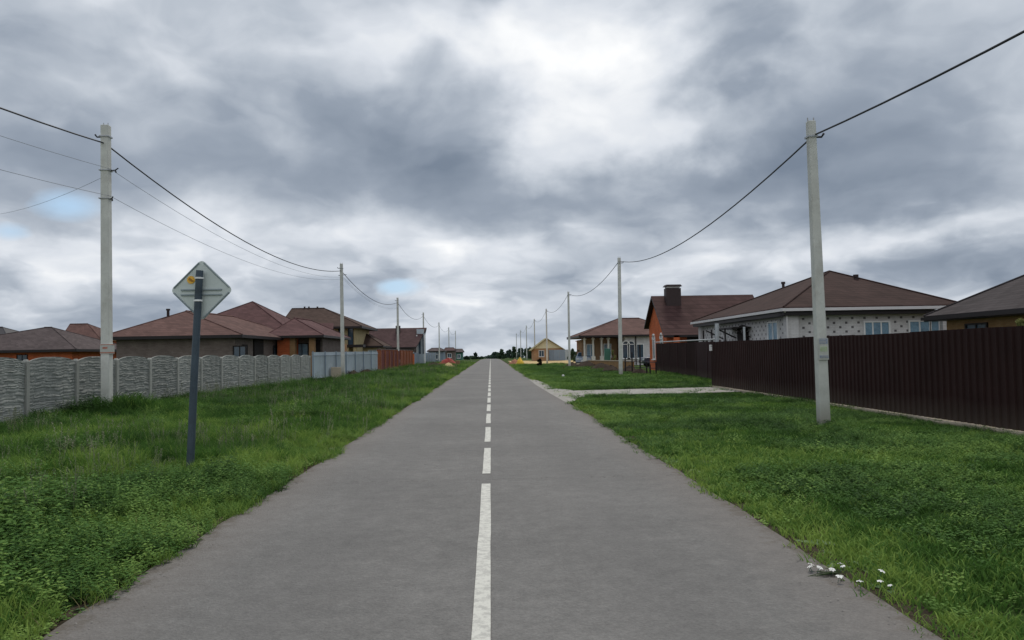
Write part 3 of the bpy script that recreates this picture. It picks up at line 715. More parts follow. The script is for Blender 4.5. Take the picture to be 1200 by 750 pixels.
rpts = [rt[0]+Vector((.1, -30, -.1)), rt[0]+Vector((.06, 0, -.28))]+[t+Vector((0, 0, -.2)) for t in rt[1:]]
cable('power_cable', rpts, [.75, .85, .9, .9, .9, .9, .9, .9], .018, M['wire'], 'thick black cable sagging along the right row of concrete poles')

# ------------------------------------------------------------------ road sign seen from behind
bs = Vector((gnd(222, 549).x, gnd(222, 549).y, 0)); tp = at(234, 317, bs.y); lean = (tp.x-bs.x)/tp.z
sg = empty('road_sign', bs); tag(sg, 'diamond road sign seen from behind on a leaning blue grey post', 'sign')
mb = MB(); mb.tube([(0, 0, -.2), (lean*tp.z*.5, 0, tp.z*.5), (lean*tp.z, 0, tp.z)], [.052, .050, .048], 14); mb.build('post', M['bluepost'], sg, smooth=False)
ce = at(234, 339.5, bs.y-.0)-bs; hd = .435
def rhomb(mb, c, h, y0, y1, r=.05, mat=0):
    pts = []
    for k in range(4):
        a0 = math.pi/2*k; d = Vector((math.cos(a0), math.sin(a0))); e = Vector((-d.y, d.x))
        for s_ in (-1, -.5, 0, .5, 1): pts.append(d*(h-r*(1+.42*(s_*s_-1)+0))+e*r*s_*.98)
    n = len(pts); vs = [(c.x+p.x, y0, c.z+p.y) for p in pts]+[(c.x+p.x, y1, c.z+p.y) for p in pts]
    mb.add(vs, [tuple(range(n)), tuple(range(n, 2*n))[::-1]]+[(i, (i+1) % n, n+(i+1) % n, n+i) for i in range(n)], mat=mat)
mb = MB(); rhomb(mb, ce, hd, .075, .083); plate = mb.build('plate', M['signback'], sg)
# folded rim: four bars on the back
mb = MB(); cs = [Vector((hd-.02, 0)), Vector((0, hd-.02)), Vector((-hd+.02, 0)), Vector((0, -hd+.02))]
for k in range(4):
    a, b = cs[k], cs[(k+1) % 4]; d = (b-a).normalized(); a2, b2 = a+d*.05, b-d*.05
    mb.tube([(ce.x+a2.x, .068, ce.z+a2.y), (ce.x+b2.x, .068, ce.z+b2.y)], .012, 4)
mb.build('rim', M['signedge'], plate)
mb = MB(); rhomb(mb, ce, hd-.005, .0835, .0855); rhomb(mb, ce, hd-.07, .0858, .087, mat=1); mb.build('face', [M['white'], M['yellow']], plate)
for dz in (.035, -.035):
    mb = MB(); mb.box((ce.x, .062, ce.z+dz-.03), (.56, .022, .018)); mb.build('stiffener', M['signedge'], plate)
for dz in (.16, -.15):
    mb = MB(); mb.tube([(lean*(ce.z+dz), 0, ce.z+dz-.012), (lean*(ce.z+dz), 0, ce.z+dz+.012)], .060, 14); mb.build('clamp', M['white'], sg)
mb = MB(); c = ce+Vector((-.145, .066, .145)); mb.tube([c+Vector((0, .008, 0)), c], .055, 14); mb.box(c+Vector((-.01, -.004, .005)), (.045, .004, .03), mat=1, ry=.6); mb.box(c+Vector((.02, -.004, -.015)), (.03, .004, .02), mat=1)
mb.build('sticker', [M['sticker'], M['stickerdark']], plate)

# ------------------------------------------------------------------ houses
def wall_mb(x0, x1, y0, y1, h, z0=-.1):
    mb = MB(); uvbox(mb, ((x0+x1)/2, (y0+y1)/2, (z0+h)/2), (x1-x0, y1-y0, h-z0)); return mb
def hip_roof(mb, x0, x1, y0, y1, z, r0, r1, rz, th=.2, mat=0, fm=1):
    """rectangle eaves, ridge points r0 r1 (may coincide)"""
    cs = [(x0, y0), (x1, y0), (x1, y1), (x0, y1)]
    vs = [(x, y, z) for x, y in cs]+[(r0[0], r0[1], rz), (r1[0], r1[1], rz)]
    same = (Vector(r0)-Vector(r1)).length < .01
    along_y = abs(r1[1]-r0[1]) >= abs(r1[0]-r0[0])
    if same: fs = [(0, 1, 4), (1, 2, 4), (2, 3, 4), (3, 0, 4)]
    elif along_y: fs = [(0, 1, 4), (1, 2, 5, 4), (2, 3, 5), (3, 0, 4, 5)]
    else: fs = [(0, 1, 5, 4), (1, 2, 5), (2, 3, 4, 5), (3, 0, 4)]
    mb.add(vs, fs, mat=mat)
    mb.add([(x, y, z) for x, y in cs]+[(x, y, z-th) for x, y in cs], [(0, 1, 5, 4), (1, 2, 6, 5), (2, 3, 7, 6), (3, 0, 4, 7), (4, 5, 6, 7)], mat=fm)
    for i, c in enumerate(cs):
        e = (r0 if ((along_y and i in (0, 1)) or (not along_y and i in (0, 3))) else r1)
        mb.tube([(c[0], c[1], z+.02), (e[0], e[1], rz+.02)], .04, 5, mat=mat)
    if not same: mb.tube([(r0[0], r0[1], rz+.03), (r1[0], r1[1], rz+.03)], .07, 5, mat=mat)
def window(par, side, u, z, w, h, wall, glass='glass', frame='white', split=2, arch=False, proud=.03):
    """side: 'y' wall facing the camera (-Y) at y=wall, 'x' wall facing the road (-X) at x=wall, 'X' facing +X"""
    mb = MB(); t = .07
    def put(m, du, dz, sw, sh, off, dp, mat=0):
        if side == 'y': m.box((u+du, wall-off, z+dz), (sw, dp, sh), mat=mat)
        elif side == 'x': m.box((wall-off, u+du, z+dz), (dp, sw, sh), mat=mat)
        else: m.box((wall+off, u+du, z+dz), (dp, sw, sh), mat=mat)
    put(mb, 0, h/2, w+t, t, proud, .08); put(mb, 0, -h/2, w+t, t, proud, .08)
    put(mb, -w/2, 0, t, h-t, proud, .076); put(mb, w/2, 0, t, h-t, proud, .076)
    for k in range(1, split): put(mb, -w/2+w*k/split, 0, .05, h-t, proud, .07)
    put(mb, 0, -h/2-.06, w+.22, .04, proud+.05, .16)
    if arch:
        n = 8; pts = []
        for k in range(n+1):
            a = math.pi*k/n; du, dz = math.cos(a)*w/2, h/2+math.sin(a)*w/2
            pts.append((u+du, wall-proud-.02, z+dz) if side == 'y' else (wall-proud-.02, u+du, z+dz))
        mb.tube(pts, .07, 5)
    fr = mb.build('window', M[frame], par)
    mb = MB(); put(mb, 0, 0, w-t*.5, h-t*.5, .012, .02)
    if arch:
        n = 8; P = []
        for k in range(n+1):
            a = math.pi*k/n; P.append((math.cos(a)*w/2, h/2+math.sin(a)*w/2))
        if side == 'y': vs = [(u+a, wall-.02, z+b) for a, b in P]
        else: vs = [(wall-.02, u+a, z+b) for a, b in P]
        mb.add(vs, [tuple(range(n+1))])
    mb.build('pane', M[glass], fr)
    return fr
def door(par, side, u, w, h, wall, mat='dark'):
    mb = MB()
    c = (u, wall-.04, h/2) if side == 'y' else (wall-.04, u, h/2); d = (w, .08, h) if side == 'y' else (.08, w, h)
    mb.box(c, d); dd = mb.build('door', M[mat], par)
    mb = MB(); c2 = Vector(c)+(Vector((w*.35, -.07, 0)) if side == 'y' else Vector((-.07, w*.35, 0))); mb.box(c2, (.05, .05, .14)); mb.build('handle', M['steel'], dd)
def vent(par, p, h, r=.08):
    mb = MB(); mb.tube([p, (p[0], p[1], p[2]+h)], r, 8); mb.tube([(p[0], p[1], p[2]+h), (p[0], p[1], p[2]+h+.12)], [r*1.5, r*1.5], 8); mb.build('vent_pipe', M['chimney'], par)

# H1 white brick house with dark studs, brown pyramid roof
h = empty('brick_house', (0, 0, 0)); tag(h, 'white brick house with dark studs and brown pyramid roof behind brown fence', 'house')
wl = wall_mb(13.55, 20.6, 35.0, 49.6, 3.05); wl.build('wall', M['brickwhite'], h)
for (cx, cy) in ((13.55, 35.0), (20.6, 35.0), (13.55, 49.6)): mb = MB(); uvbox(mb, (cx, cy, 1.5), (.5, .5, 3.1)); mb.build('corner_pilaster', M['brickwhiteplain'], h)
apex = at(972, 318, 40.0)
mb = MB(); hip_roof(mb, 13.0, 21.15, 34.4, 50.2, 3.32, (apex.x, 40.0), (apex.x, 40.0), apex.z, .1, 0, 1); rf = mb.build('roof', [M['roofH1'], M['roofH1']], h)
mb = MB(); mb.box((17.07, 34.36, 3.2), (8.3, .12, .13)); mb.box((12.96, 42.3, 3.2), (.12, 15.9, .13)); mb.build('gutter', M['whitetrim'], h)
mb = MB(); mb.box((17.07, 34.72, 3.03), (8.1, .5, .16)); mb.box((13.27, 42.3, 3.03), (.5, 15.6, .16)); mb.build('soffit', M['fascia'], h)
mb = MB(); mb.tube([(13.05, 34.45, 3.15), (13.25, 34.68, 2.9), (13.3, 34.7, 0)], .05, 8); mb.build('downpipe', M['whitetrim'], h)
q = at(918, 338, 43.5); vent(rf, (q.x, q.y, q.z-.5), .75); q = at(1003, 327, 38.6); vent(rf, (q.x, q.y, q.z-.5), .6, .09)
for px, w in ((1027, 1.15), (1077, .95), (1100, .8)): window(h, 'y', at(px, 380, 35).x, 2.0, w, 1.25, 35.0, 'curtain', 'white', 3 if w > 1 else 2)
window(h, 'x', 37.2, 2.0, 1.3, 1.5, 13.55, 'curtain', 'white', 2); window(h, 'x', 46.5, 2.0, 1.0, 1.3, 13.55, 'glass', 'white', 2)
# arched entrance with dark canopy
mb = MB(); mb.box((13.45, 41.5, 1.2), (.16, 1.4, 2.4))
mb.tube([(13.42, 41.5+.7*math.cos(math.pi*k/8), 2.35+.35*math.sin(math.pi*k/8)) for k in range(9)], .09, 6); mb.build('door', M['dark'], h)
mb = MB(); mb.box((13.0, 42.0, 2.62), (.9, 3.4, .07)); 
for yy in (40.4, 42.8, 45.2): mb.tube([(13.5, yy, 2.1), (12.5, yy, 2.6)], .04, 5)
for yy in (41, 43.5, 45.2): mb.tube([(12.35, yy, 0), (12.35, yy, 2.6)], .045, 6)
mb.build('entrance_canopy', M['fascia'], h)

# H2 charcoal roof, ochre wall, at the right frame edge
h = empty('brick_house', (0, 0, 0)); tag(h, 'low ochre brick house with charcoal tiled roof at the right frame edge', 'house')
wall_mb(18.6, 27.4, 21, 31.5, 2.5).build('wall', M['brickochre'], h)
mb = MB(); hip_roof(mb, 18.0, 28, 20.4, 32.1, 2.72, (23, 26.0), (23, 26.5), 5.55, .22); mb.build('roof', [M['roofH2'], M['fascia']], h)
mb = MB(); mb.box((17.93, 26.2, 2.6), (.13, 11.8, .13)); mb.build('gutter', M['fascia'], h)
window(h, 'x', 29.5, 1.7, 1.3, 1.2, 18.6, 'glass', 'fascia', 2); window(h, 'x', 25.5, 1.7, 1.3, 1.2, 18.6, 'glass', 'fascia', 2)

# H3 orange gable house
h = empty('brick_house', (0, 0, 0)); tag(h, 'orange brick gable house with dark chimney and red brown roof', 'house')
gx = 12.45; ya, yb = 55.2, 61.2; ze, zr, zb = 3.0, 5.5, 3.5; yr = 58.5
mb = MB(); xe = 19.4
prof = [(ya, -.1), (ya, ze), (yr, zr-.12), (yb, zb-.05), (yb, -.1)]
n = 5; vs = [(gx, y, z) for y, z in prof]+[(xe, y, z) for y, z in prof]
fs = [(0, 1, 2, 3, 4), (5, 6, 7, 8, 9)]; uvs = [[(y, z) for y, z in prof]]*2
for i in range(5):
    j = (i+1) % 5; fs.append((i, j, n+j, n+i)); uvs.append([(0, prof[i][1]), (0, prof[j][1]), (xe-gx, prof[j][1]), (xe-gx, prof[i][1])])
mb.add(vs, fs, uvs); mb.build('wall', M['brickorange'], h)
mb = MB(); th = .16
def slab(mb, a, b, x0, x1, th, mat=0, m2=1):
    vs = [(x0, a[0], a[1]), (x1, a[0], a[1]), (x1, b[0], b[1]), (x0, b[0], b[1])]; lo = [(x, y, z-th) for x, y, z in vs]
    mb.add(vs, [(0, 1, 2, 3)], mat=mat); mb.add(vs+lo, [(0, 1, 5, 4), (1, 2, 6, 5), (2, 3, 7, 6), (3, 0, 4, 7), (7, 6, 5, 4)], mat=m2)
slab(mb, (ya-.75, ze-.45), (yr, zr+.08), gx-.35, xe+.4, th); slab(mb, (yb+.3, zb-.15), (yr, zr+.08), gx-.35, xe+.4, th)
rf = mb.build('roof', [M['roofH3'], M['fascia']], h)
c0 = at(779, 350, 57.8); c1 = at(797, 338, 57.8)
mb = MB(); mb.box(((c0.x+c1.x)/2, 57.8, (c1.z+4.7)/2), (c1.x-c0.x-.08, .8, c1.z-4.7)); ch = mb.build('chimney', M['chimney'], rf)
mb = MB(); mb.box(((c0.x+c1.x)/2, 57.8, c1.z+.08), (c1.x-c0.x-.2, .7, .1)); mb.build('chimney_slot', M['whitetrim'], ch)
mb = MB(); mb.box(((c0.x+c1.x)/2, 57.8, c1.z+.2), (c1.x-c0.x+.08, .95, .14), taper=.85); mb.build('chimney_cap', M['chimney'], ch)
for yy in (56.7, 59.4): window(h, 'x', yy, 1.6, .75, 1.5, gx, 'glass', 'white', 1, arch=True)
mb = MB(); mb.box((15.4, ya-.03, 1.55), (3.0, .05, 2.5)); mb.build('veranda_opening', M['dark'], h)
for xx in (13.0, 17.4): 
    mb = MB(); uvbox(mb, (xx, ya-.55, 1.25), (.4, .4, 2.55)); mb.build('veranda_column', M['brickorange'], h)

# H4 white porch house with arched windows
h = empty('brick_house', (0, 0, 0)); tag(h, 'white walled house with columned porch and arched windows under brown hip roof', 'house')
wall_mb(14.4, 20.5, 84, 96, 3.1).build('wall', M['brickwhiteplain'], h)
wall_mb(10.6, 14.38, 87.5, 96, 2.9).build('rear_wall', M['bricktan'], h)
a0 = at(724.5, 373.5, 90); a1 = at(752, 374, 90)
mb = MB(); hip_roof(mb, 9.4, 21.1, 83.3, 96.6, 3.22, (a0.x, 90), (a1.x-.3, 90), a0.z, .2); mb.build('roof', [M['roofC'], M['fascia']], h)
for px in (685, 695, 705, 713):
    xx = at(px, 405, 84.2).x; mb = MB(); mb.tube([(xx, 84.2, 0), (xx, 84.2, 3.0)], .11, 10); mb.box((xx, 84.2, 2.85), (.36, .36, .12)); mb.box((xx, 84.2, .5), (.40, .40, 1.0)); mb.build('column', M['posterwhite'], h)
mb = MB(); mb.box((12.0, 86.6, 1.5), (3.9, .1, 2.9)); mb.build('porch_wall', M['bricktan'], h)
for xx in (11.0, 12.9): window(h, 'y', xx, 1.6, .8, 1.4, 86.5, 'curtain', 'white', 2)
mb = MB(); mb.box((11.9, 85.8, .1), (5, 3.6, .3)); mb.build('porch_floor', M['block'], h)
for px in (733.5, 739.5, 750): window(h, 'y', at(px, 405, 84).x, 1.45, .75, 1.5, 84, 'glass', 'white', 1, arch=(px != 750))
mb = MB(); xx = at(745, 405, 83.9).x; mb.tube([(xx, 83.85, 0), (xx, 83.85, 3.05)], .06, 6); mb.build('downpipe', M['fascia'], h)
b = at(684, 400, 104)
h = empty('brick_house', (0, 0, 0)); tag(h, 'small red topped building just left of the white porch house', 'house')
wall_mb(b.x-.5, b.x+3, 104, 108, 2.9).build('wall', M['redheap'], h); mb = MB(); mb.box((b.x+1.25, 106, 2.96), (3.8, 4.3, .12)); mb.build('roof', M['redheap'], h)
mb = MB(); mb.box((b.x+.5, 103.97, 1.3), (.9, .06, 1.1)); mb.build('window', M['white'], h)

# H5 straw roofed shed house
h = empty('gable_house', (0, 0, 0)); tag(h, 'small straw coloured gable house with tan wall beyond the black shrub', 'house')
gl, gr, pk = at(622, 410, 140), at(662, 410, 140), at(640.5, 396, 140)
ez = at(625, 408.5, 140).z
mb = MB(); prof = [(gl.x+.5, -.1), (gr.x-.5, -.1), (gr.x-.5, ez), (pk.x, pk.z-.2), (gl.x+.5, ez)]
vs = [(x, 140, z) for x, z in prof]+[(x, 147, z) for x, z in prof]
mb.add(vs, [(0, 1, 2, 3, 4), (5, 6, 7, 8, 9)]+[(i, (i+1) % 5, 5+(i+1) % 5, 5+i) for i in range(5)], [[p_ for p_ in prof]]*2+[[(0, 0), (1, 0), (1, 1), (0, 1)]]*5)
mb.build('wall', M['bricktan'], h)
mb = MB()
for a, b_ in (((gl.x, ez-.25), (pk.x, pk.z)), ((gr.x, ez-.25), (pk.x, pk.z))):
    vs = [(a[0], 139.4, a[1]), (b_[0], 139.4, b_[1]), (b_[0], 147.5, b_[1]), (a[0], 147.5, a[1])]; lo = [(x, y, z-.16) for x, y, z in vs]
    mb.add(vs+lo, [(0, 1, 2, 3), (0, 1, 5, 4), (1, 2, 6, 5), (2, 3, 7, 6), (3, 0, 4, 7), (7, 6, 5, 4)])
mb.build('roof', M['roofY'], h)
mb = MB(); mb.add([(gl.x+.6, 139.93, ez), (gr.x-.6, 139.93, ez), (pk.x, 139.93, pk.z-.25)], [(0, 1, 2)]); mb.build('gable_board', M['cream'], h)
window(h, 'y', gl.x+1.9, 1.3, .9, 1.1, 140, 'glass', 'white', 2)
f7 = empty('sheet_metal_fence', (0, 0, 0)); tag(f7, 'blue grey sheet fence in front of the straw roofed gable house', 'fence')
a, b = at(643, 420, 134), at(669, 420, 130)
for i in range(4):
    mb = MB(); d = b-a; sheet_fence(mb, (a.x+d.x*i/4, a.y+d.y*i/4), (a.x+d.x*(i+.99)/4, a.y+d.y*(i+.99)/4), 1.8, 1.8, .1, .3); mb.build('panel', M['bluegrey'] if i < 3 else M['greysheet'], f7)
mb = MB(); mb.box((a.x-.1, a.y-.1, .95), (.12, .12, 1.9)); mb.build('post', M['bricktan'], f7)

# ---- left houses
h = empty('brick_house', (0, 0, 0)); tag(h, 'long grey brown brick house with brown hip roof behind the diamond sign', 'house')
wall_mb(-24.2, -16.6, 51.5, 70, 2.85).build('wall', M['brickgrey'], h)
rz_ = at(218, 365, 57.5)
mb = MB(); hip_roof(mb, -24.9, -15.9, 50.8, 71, 2.98, (rz_.x, 57.5), (rz_.x+.6, 66), rz_.z, .2); rf = mb.build('roof', [M['roofC'], M['fascia']], h)
q = at(197, 368, 56); vent(rf, (q.x, q.y, q.z-.5), .75, .1)
for px in (281.0,): window(h, 'y', at(px, 405, 51.5).x, 1.75, .8, 1.0, 51.5, 'glass', 'dark', 2)
for yy, w in ((53.5, .9), (61, 1.1)): window(h, 'X', yy, 1.75, w, 1.2, -16.6, 'glass', 'dark', 2)
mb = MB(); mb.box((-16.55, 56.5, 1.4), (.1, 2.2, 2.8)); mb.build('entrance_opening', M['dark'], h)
h = empty('brick_house', (0, 0, 0)); tag(h, 'house with steep wine red pyramid roof rising behind the long grey brown house', 'house')
ap = at(296, 353.5, 73)
wall_mb(-27.5, -17, 67, 80, 3.0).build('wall', M['brickgrey'], h)
mb = MB(); hip_roof(mb, -28.4, -16.2, 66.2, 81, 3.25, (ap.x, 73), (ap.x, 73), ap.z, .2); mb.build('roof', [M['roofD'], M['fascia']], h)
h = empty('brick_house', (0, 0, 0)); tag(h, 'orange brick house with tan corner pillars and wine red roof left of pale fence', 'house')
ap = at(345, 373, 64.5)
wall_mb(-16.4, -15.2, 60.9, 71, 3.0).build('wall', M['brickorange'], h)
mb = MB(); wall_ = wall_mb(-15.2+.01, -13.3, 62.6, 71, 3.0); wall_.build('recessed_wall', M['brickgrey'], h)
mb = MB(); hip_roof(mb, -17.2, -12.7, 60.2, 72, 3.12, (ap.x, 64.5), (ap.x+.3, 69), ap.z, .18); mb.build('roof', [M['roofD'], M['fascia']], h)
for px in (343.5, 366): 
    xx = at(px, 400, 61).x; mb = MB(); uvbox(mb, (xx, 61, 1.5), (.42, .42, 3.0)); mb.build('corner_pillar', M['brickochre'], h)
window(h, 'y', at(354, 400, 62.6).x, 1.85, .95, 1.35, 62.6, 'curtain', 'dark', 2)
mb = MB(); mb.box((-13.8, 62.5, 1.5), (.7, .1, 2.6)); mb.build('door', M['dark'], h)
h = empty('two_storey_house', (0, 0, 0)); tag(h, 'two storey yellow house with grey brown hip roof behind the second left pole', 'house')
e0, e1 = at(326, 379, 86), at(424, 382, 86)
xa, xb = e0.x+.9, e1.x-.9
wall_mb(xa, xb, 87, 97, e1.z-.15).build('wall', M['brickyellow'], h)
r0, r1 = at(342, 362, 91), at(380, 362.5, 91)
mb = MB(); hip_roof(mb, e0.x, e1.x, 86, 98, e1.z, (r0.x, 91), (r1.x, 91), r0.z, .22); rf = mb.build('roof', [M['roofE'], M['fascia']], h)
for px in (357, 362, 372): q = at(px, 362, 91); vent(rf, (q.x, q.y, q.z-.2), .35, .07)
for px in (400, 411): 
    window(h, 'y', at(px, 392, 87).x, 3.6, .55, 2.0, 87, 'glass', 'dark', 1)
mb = MB(); mb.box((at(408, 400, 86).x, 86.3, 2.55), (3.4, 1.7, .3)); mb.build('balcony', M['fascia'], h)
for px in (407, 416):
    mb = MB(); xx = at(px, 400, 85.7).x; uvbox(mb, (xx, 85.7, 1.2), (.35, .35, 2.4)); mb.build('porch_pillar', M['brickyellow'], h)
h2_ = at(391, 382, 80)
h = empty('brick_house', (0, 0, 0)); tag(h, 'tan annex with wine red lean roof and dark gable edge before the yellow house', 'house')
x0_, x1_ = at(352, 400, 79).x, at(397, 400, 79).x
wall_mb(x0_+.4, x1_-.1, 79.2, 84, 2.75).build('wall', M['bricktan'], h)
mb = MB(); zt, zl = at(391, 379, 84).z, 2.95
vs = [(x0_-.5, 78.6, zl), (at(389, 395, 78.6).x, 78.6, zl), (at(391, 379, 83).x, 83, zt), (at(360, 379, 83).x-1, 83, zt)]; lo = [(x, y, z-.18) for x, y, z in vs]
mb.add(vs, [(0, 1, 2, 3)], mat=0); mb.add(vs+lo, [(0, 1, 5, 4), (1, 2, 6, 5), (2, 3, 7, 6), (3, 0, 4, 7), (7, 6, 5, 4)], mat=1); mb.build('roof', [M['roofD'], M['fascia']], h)
mb = MB(); mb.box((x1_-1.2, 79.1, 1.6), (.7, .1, 1.4)); mb.build('window', M['brickorange'], h)
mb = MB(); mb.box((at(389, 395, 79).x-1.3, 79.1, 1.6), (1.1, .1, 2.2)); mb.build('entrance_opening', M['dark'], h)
h = empty('brick_house', (0, 0, 0)); tag(h, 'low house with sloping brown roof between yellow house and brick pillar fence', 'house')
a, b = at(412, 400, 92), at(447, 405, 92)
wall_mb(a.x+.4, b.x-.5, 92.6, 99.5, 2.4).build('wall', M['brickyellow'], h)
mb = MB(); pk = at(418, 385, 96); hip_roof(mb, a.x-.5, b.x+.2, 92, 100, 2.6, (pk.x, 96), (pk.x+.2, 96), pk.z, .2); mb.build('roof', [M['roofE'], M['fascia']], h)
window(h, 'y', (a.x+b.x)/2+.6, 1.6, 1.0, 1.0, 92.6, 'curtain', 'white', 2)
h = empty('brick_house', (0, 0, 0)); tag(h, 'plum roofed house with white glazed gable end behind the third left pole', 'house')
a, b = at(436, 385, 110), at(489, 385, 110); c = at(500, 385, 110); ze_ = at(460, 407, 106).z
wall_mb(a.x-2, b.x-.1, 106.6, 114, ze_).build('wall', M['brickgrey'], h)
mb = MB(); zr_ = a.z
def slab2(mb, y0, z0, y1, z1, x0, x1, x0b, x1b, th=.2):
    vs = [(x0, y0, z0), (x1, y0, z0), (x1b, y1, z1), (x0b, y1, z1)]; lo = [(x, y, z-th) for x, y, z in vs]
    mb.add(vs, [(0, 1, 2, 3)], mat=0); mb.add(vs+lo, [(0, 1, 5, 4), (1, 2, 6, 5), (2, 3, 7, 6), (3, 0, 4, 7), (7, 6, 5, 4)], mat=1)
slab2(mb, 106, ze_, 110, zr_, a.x-2.2, b.x+.2, a.x, c.x); slab2(mb, 114.6, ze_, 110, zr_, a.x-2.2, b.x+.2, a.x, c.x); mb.build('roof', [M['roofF'], M['fascia']], h)
mb = MB(); mb.box(((b.x+c.x)/2-.15, 110.3, zr_/2), (c.x-b.x-.35, 3.2, zr_-.5)); mb.build('glazed_gable', M['greysheet'], h)
for k in range(2): mb = MB(); mb.box((b.x+.45+k*.5, 108.68, 2.9), (.25, .06, 2.6)); mb.build('window', M['glass'], h)
for px in (488.5, 497.5): mb = MB(); mb.box((at(px, 400, 108.3).x, 108.3, 2.0), (.16, .16, 4.4)); mb.build('column', M['white'], h)
q = at(466.5, 386, 109); mb = MB(); mb.box((q.x, 109, q.z+.0), (.6, .6, 1.0)); mb.build('chimney', M['chimney'], h)
# far left
h = empty('brick_house', (0, 0, 0)); tag(h, 'low orange brick house with slate brown hip roof above the fence at far left', 'house')
ap = at(52, 384, 84)
wall_mb(-56.5, -41.2, 78.5, 90, 2.6).build('wall', M['brickorange'], h)
mb = MB(); hip_roof(mb, -57.5, -40.3, 77.6, 91, 2.62, (ap.x, 84), (ap.x+.8, 84), ap.z, .25); mb.build('roof', [M['roofB'], M['fascia']], h)
window(h, 'y', -52, 1.6, 1.2, 1.1, 78.5, 'glass', 'dark', 2); window(h, 'y', -46, 1.6, 1.0, 1.1, 78.5, 'glass', 'dark', 2)
h = empty('brick_house', (0, 0, 0)); tag(h, 'house with blunt brown roof just left of the nearest left pole', 'house')
a, b = at(70, 398, 100), at(118, 398, 100); r0, r1 = at(82, 380, 104), at(103, 380, 104)
wall_mb(a.x+.5, b.x-.5, 100.6, 108, a.z-.1).build('wall', M['brickorange'], h)
mb = MB(); hip_roof(mb, a.x, b.x, 100, 109, a.z, (r0.x, 104), (r1.x, 104), r0.z, .2); mb.build('roof', [M['roofC'], M['brickorange']], h)
h = empty('brick_house', (0, 0, 0)); tag(h, 'dark roofed house cut by the left frame edge', 'house')
a, b = at(-50, 396, 110), at(9, 396, 110); r0, r1 = at(-30, 384, 114), at(3, 384, 114)
wall_mb(a.x+.5, b.x-.5, 110.6, 118, a.z-.1).build('wall', M['brickgrey'], h)
mb = MB(); hip_roof(mb, a.x, b.x, 110, 119, a.z, (r0.x, 114), (r1.x, 114), r0.z, .2); mb.build('roof', [M['fascia'], M['fascia']], h)
# distant left houses past the plum roofed one
for i, (pa, pb_, Y, ez_, rz2, wm, rm, lab) in enumerate([
    (500, 521, 165, 411.5, 408, 'bluegrey', 'roofB', 'distant low grey house left of the red rubble heap'),
    (519, 534, 190, 411, 407.5, 'brickgrey', 'roofF', 'distant low dark roofed house above the red rubble heap'),
    (532, 543, 215, 412.5, 409, 'green', 'roofB', 'distant green walled house at the left end of the roof line')]):
    h = empty('distant_house', (0, 0, 0)); tag(h, lab, 'house')
    a, b = at(pa, ez_, Y), at(pb_, ez_, Y); r_ = at((pa+pb_)/2, rz2, Y+3)
    wall_mb(a.x+.3, b.x-.3, Y+.5, Y+8, a.z-.1, gz(Y)-.5).build('wall', M[wm], h)
    mb = MB(); hip_roof(mb, a.x, b.x, Y, Y+8.5, a.z, (r_.x-1, Y+4), (r_.x+1, Y+4), r_.z, .15); mb.build('roof', [M[rm], M['fascia']], h)
    window(h, 'y', (a.x+b.x)/2, a.z-1.2, .9, 1, Y+.5)
h = empty('brick_wall', (0, 0, 0)); tag(h, 'short low orange brick wall beyond the white glazed gable', 'wall')
a, b = gnd(489, 428), gnd(499, 426.5); mb = MB(); uvbox(mb, ((a.x+b.x)/2, 99, .8), (1.4, .4, 1.6)); mb.build('wall', M['brickorange'], h)
mb = MB(); mb.box(((a.x+b.x)/2, 99, 1.63), (1.5, .5, .06)); mb.build('coping', M['chimney'], h)

# ------------------------------------------------------------------ heaps, blocks, roadside things
def heap(name, c, rx, ry, hz, mat, label, cat, seed=1, group=None, rough=.18):
    rnd = random.Random(seed); n, m = 18, 7; vs = []; ph = [rnd.uniform(0, 6) for _ in range(4)]
    for j in range(m+1):
        t = j/m
        for i in range(n):
            a = 2*math.pi*i/n; r = (1-t)**.8*(1+rough*math.sin(2*a+ph[0])+rough*.7*math.sin(3*a+ph[1]))+rnd.uniform(-.13, .13)*(1-t)
            vs.append((rx*r*math.cos(a), ry*r*math.sin(a), hz*(t**.85)*(1+.12*math.sin(a*2+ph[2])*(1-t))+rnd.uniform(-.09, .09)*hz-.05))
    fs = [(j*n+i, j*n+(i+1) % n, (j+1)*n+(i+1) % n, (j+1)*n+i) for j in range(m) for i in range(n)]
    mb = MB(); mb.add(vs, fs); o = mb.build(name, mat, smooth=True); o.location = c
    return tag(o, label, cat, group)
heap('sand_heap', gnd(525, 431.5)+Vector((0, .8, 0)), .85, 1.0, .62, M['sand'], 'pale yellow sand heap before the red rubble heap on the left', 'heap', 2)
heap('rubble_heap', gnd(524, 429)+Vector((0, 2.5, 0)), 1.25, 1.4, 1.05, M['redheap'], 'dark red brick rubble heap behind the pale sand heap', 'heap', 3)
heap('soil_heap', gnd(507, 431)+Vector((0, 1, 0)), 1.1, 1.6, .65, M['soil'], 'dark soil heap left of the pale sand heap', 'heap', 4)
mb = MB(); mb.box((0, 0, .35), (.5, .5, .7)); 
for k in range(3): mb.box((0, -.26, .14+.2*k), (.46, .02, .03), mat=1)
o = mb.build('brick_stack', [M['bricktan'], M['redheap']], bevel=.01); o.location = gnd(536.5, 429.5); tag(o, 'small pinkish stack of bricks right of the red rubble heap', 'bricks')
heap('yellow_cover', gnd(610, 428)+Vector((0, .8, 0)), .65, .8, 1.0, M['yellowtarp'], 'bright yellow covered heap on the right verge beyond the black shrub', 'heap', 6)
heap('sand_heap', gnd(604, 427)+Vector((0, 3, 0)), .8, 1, .7, M['brickorange'], 'small orange heap just left of the bright yellow covered heap', 'heap', 7)
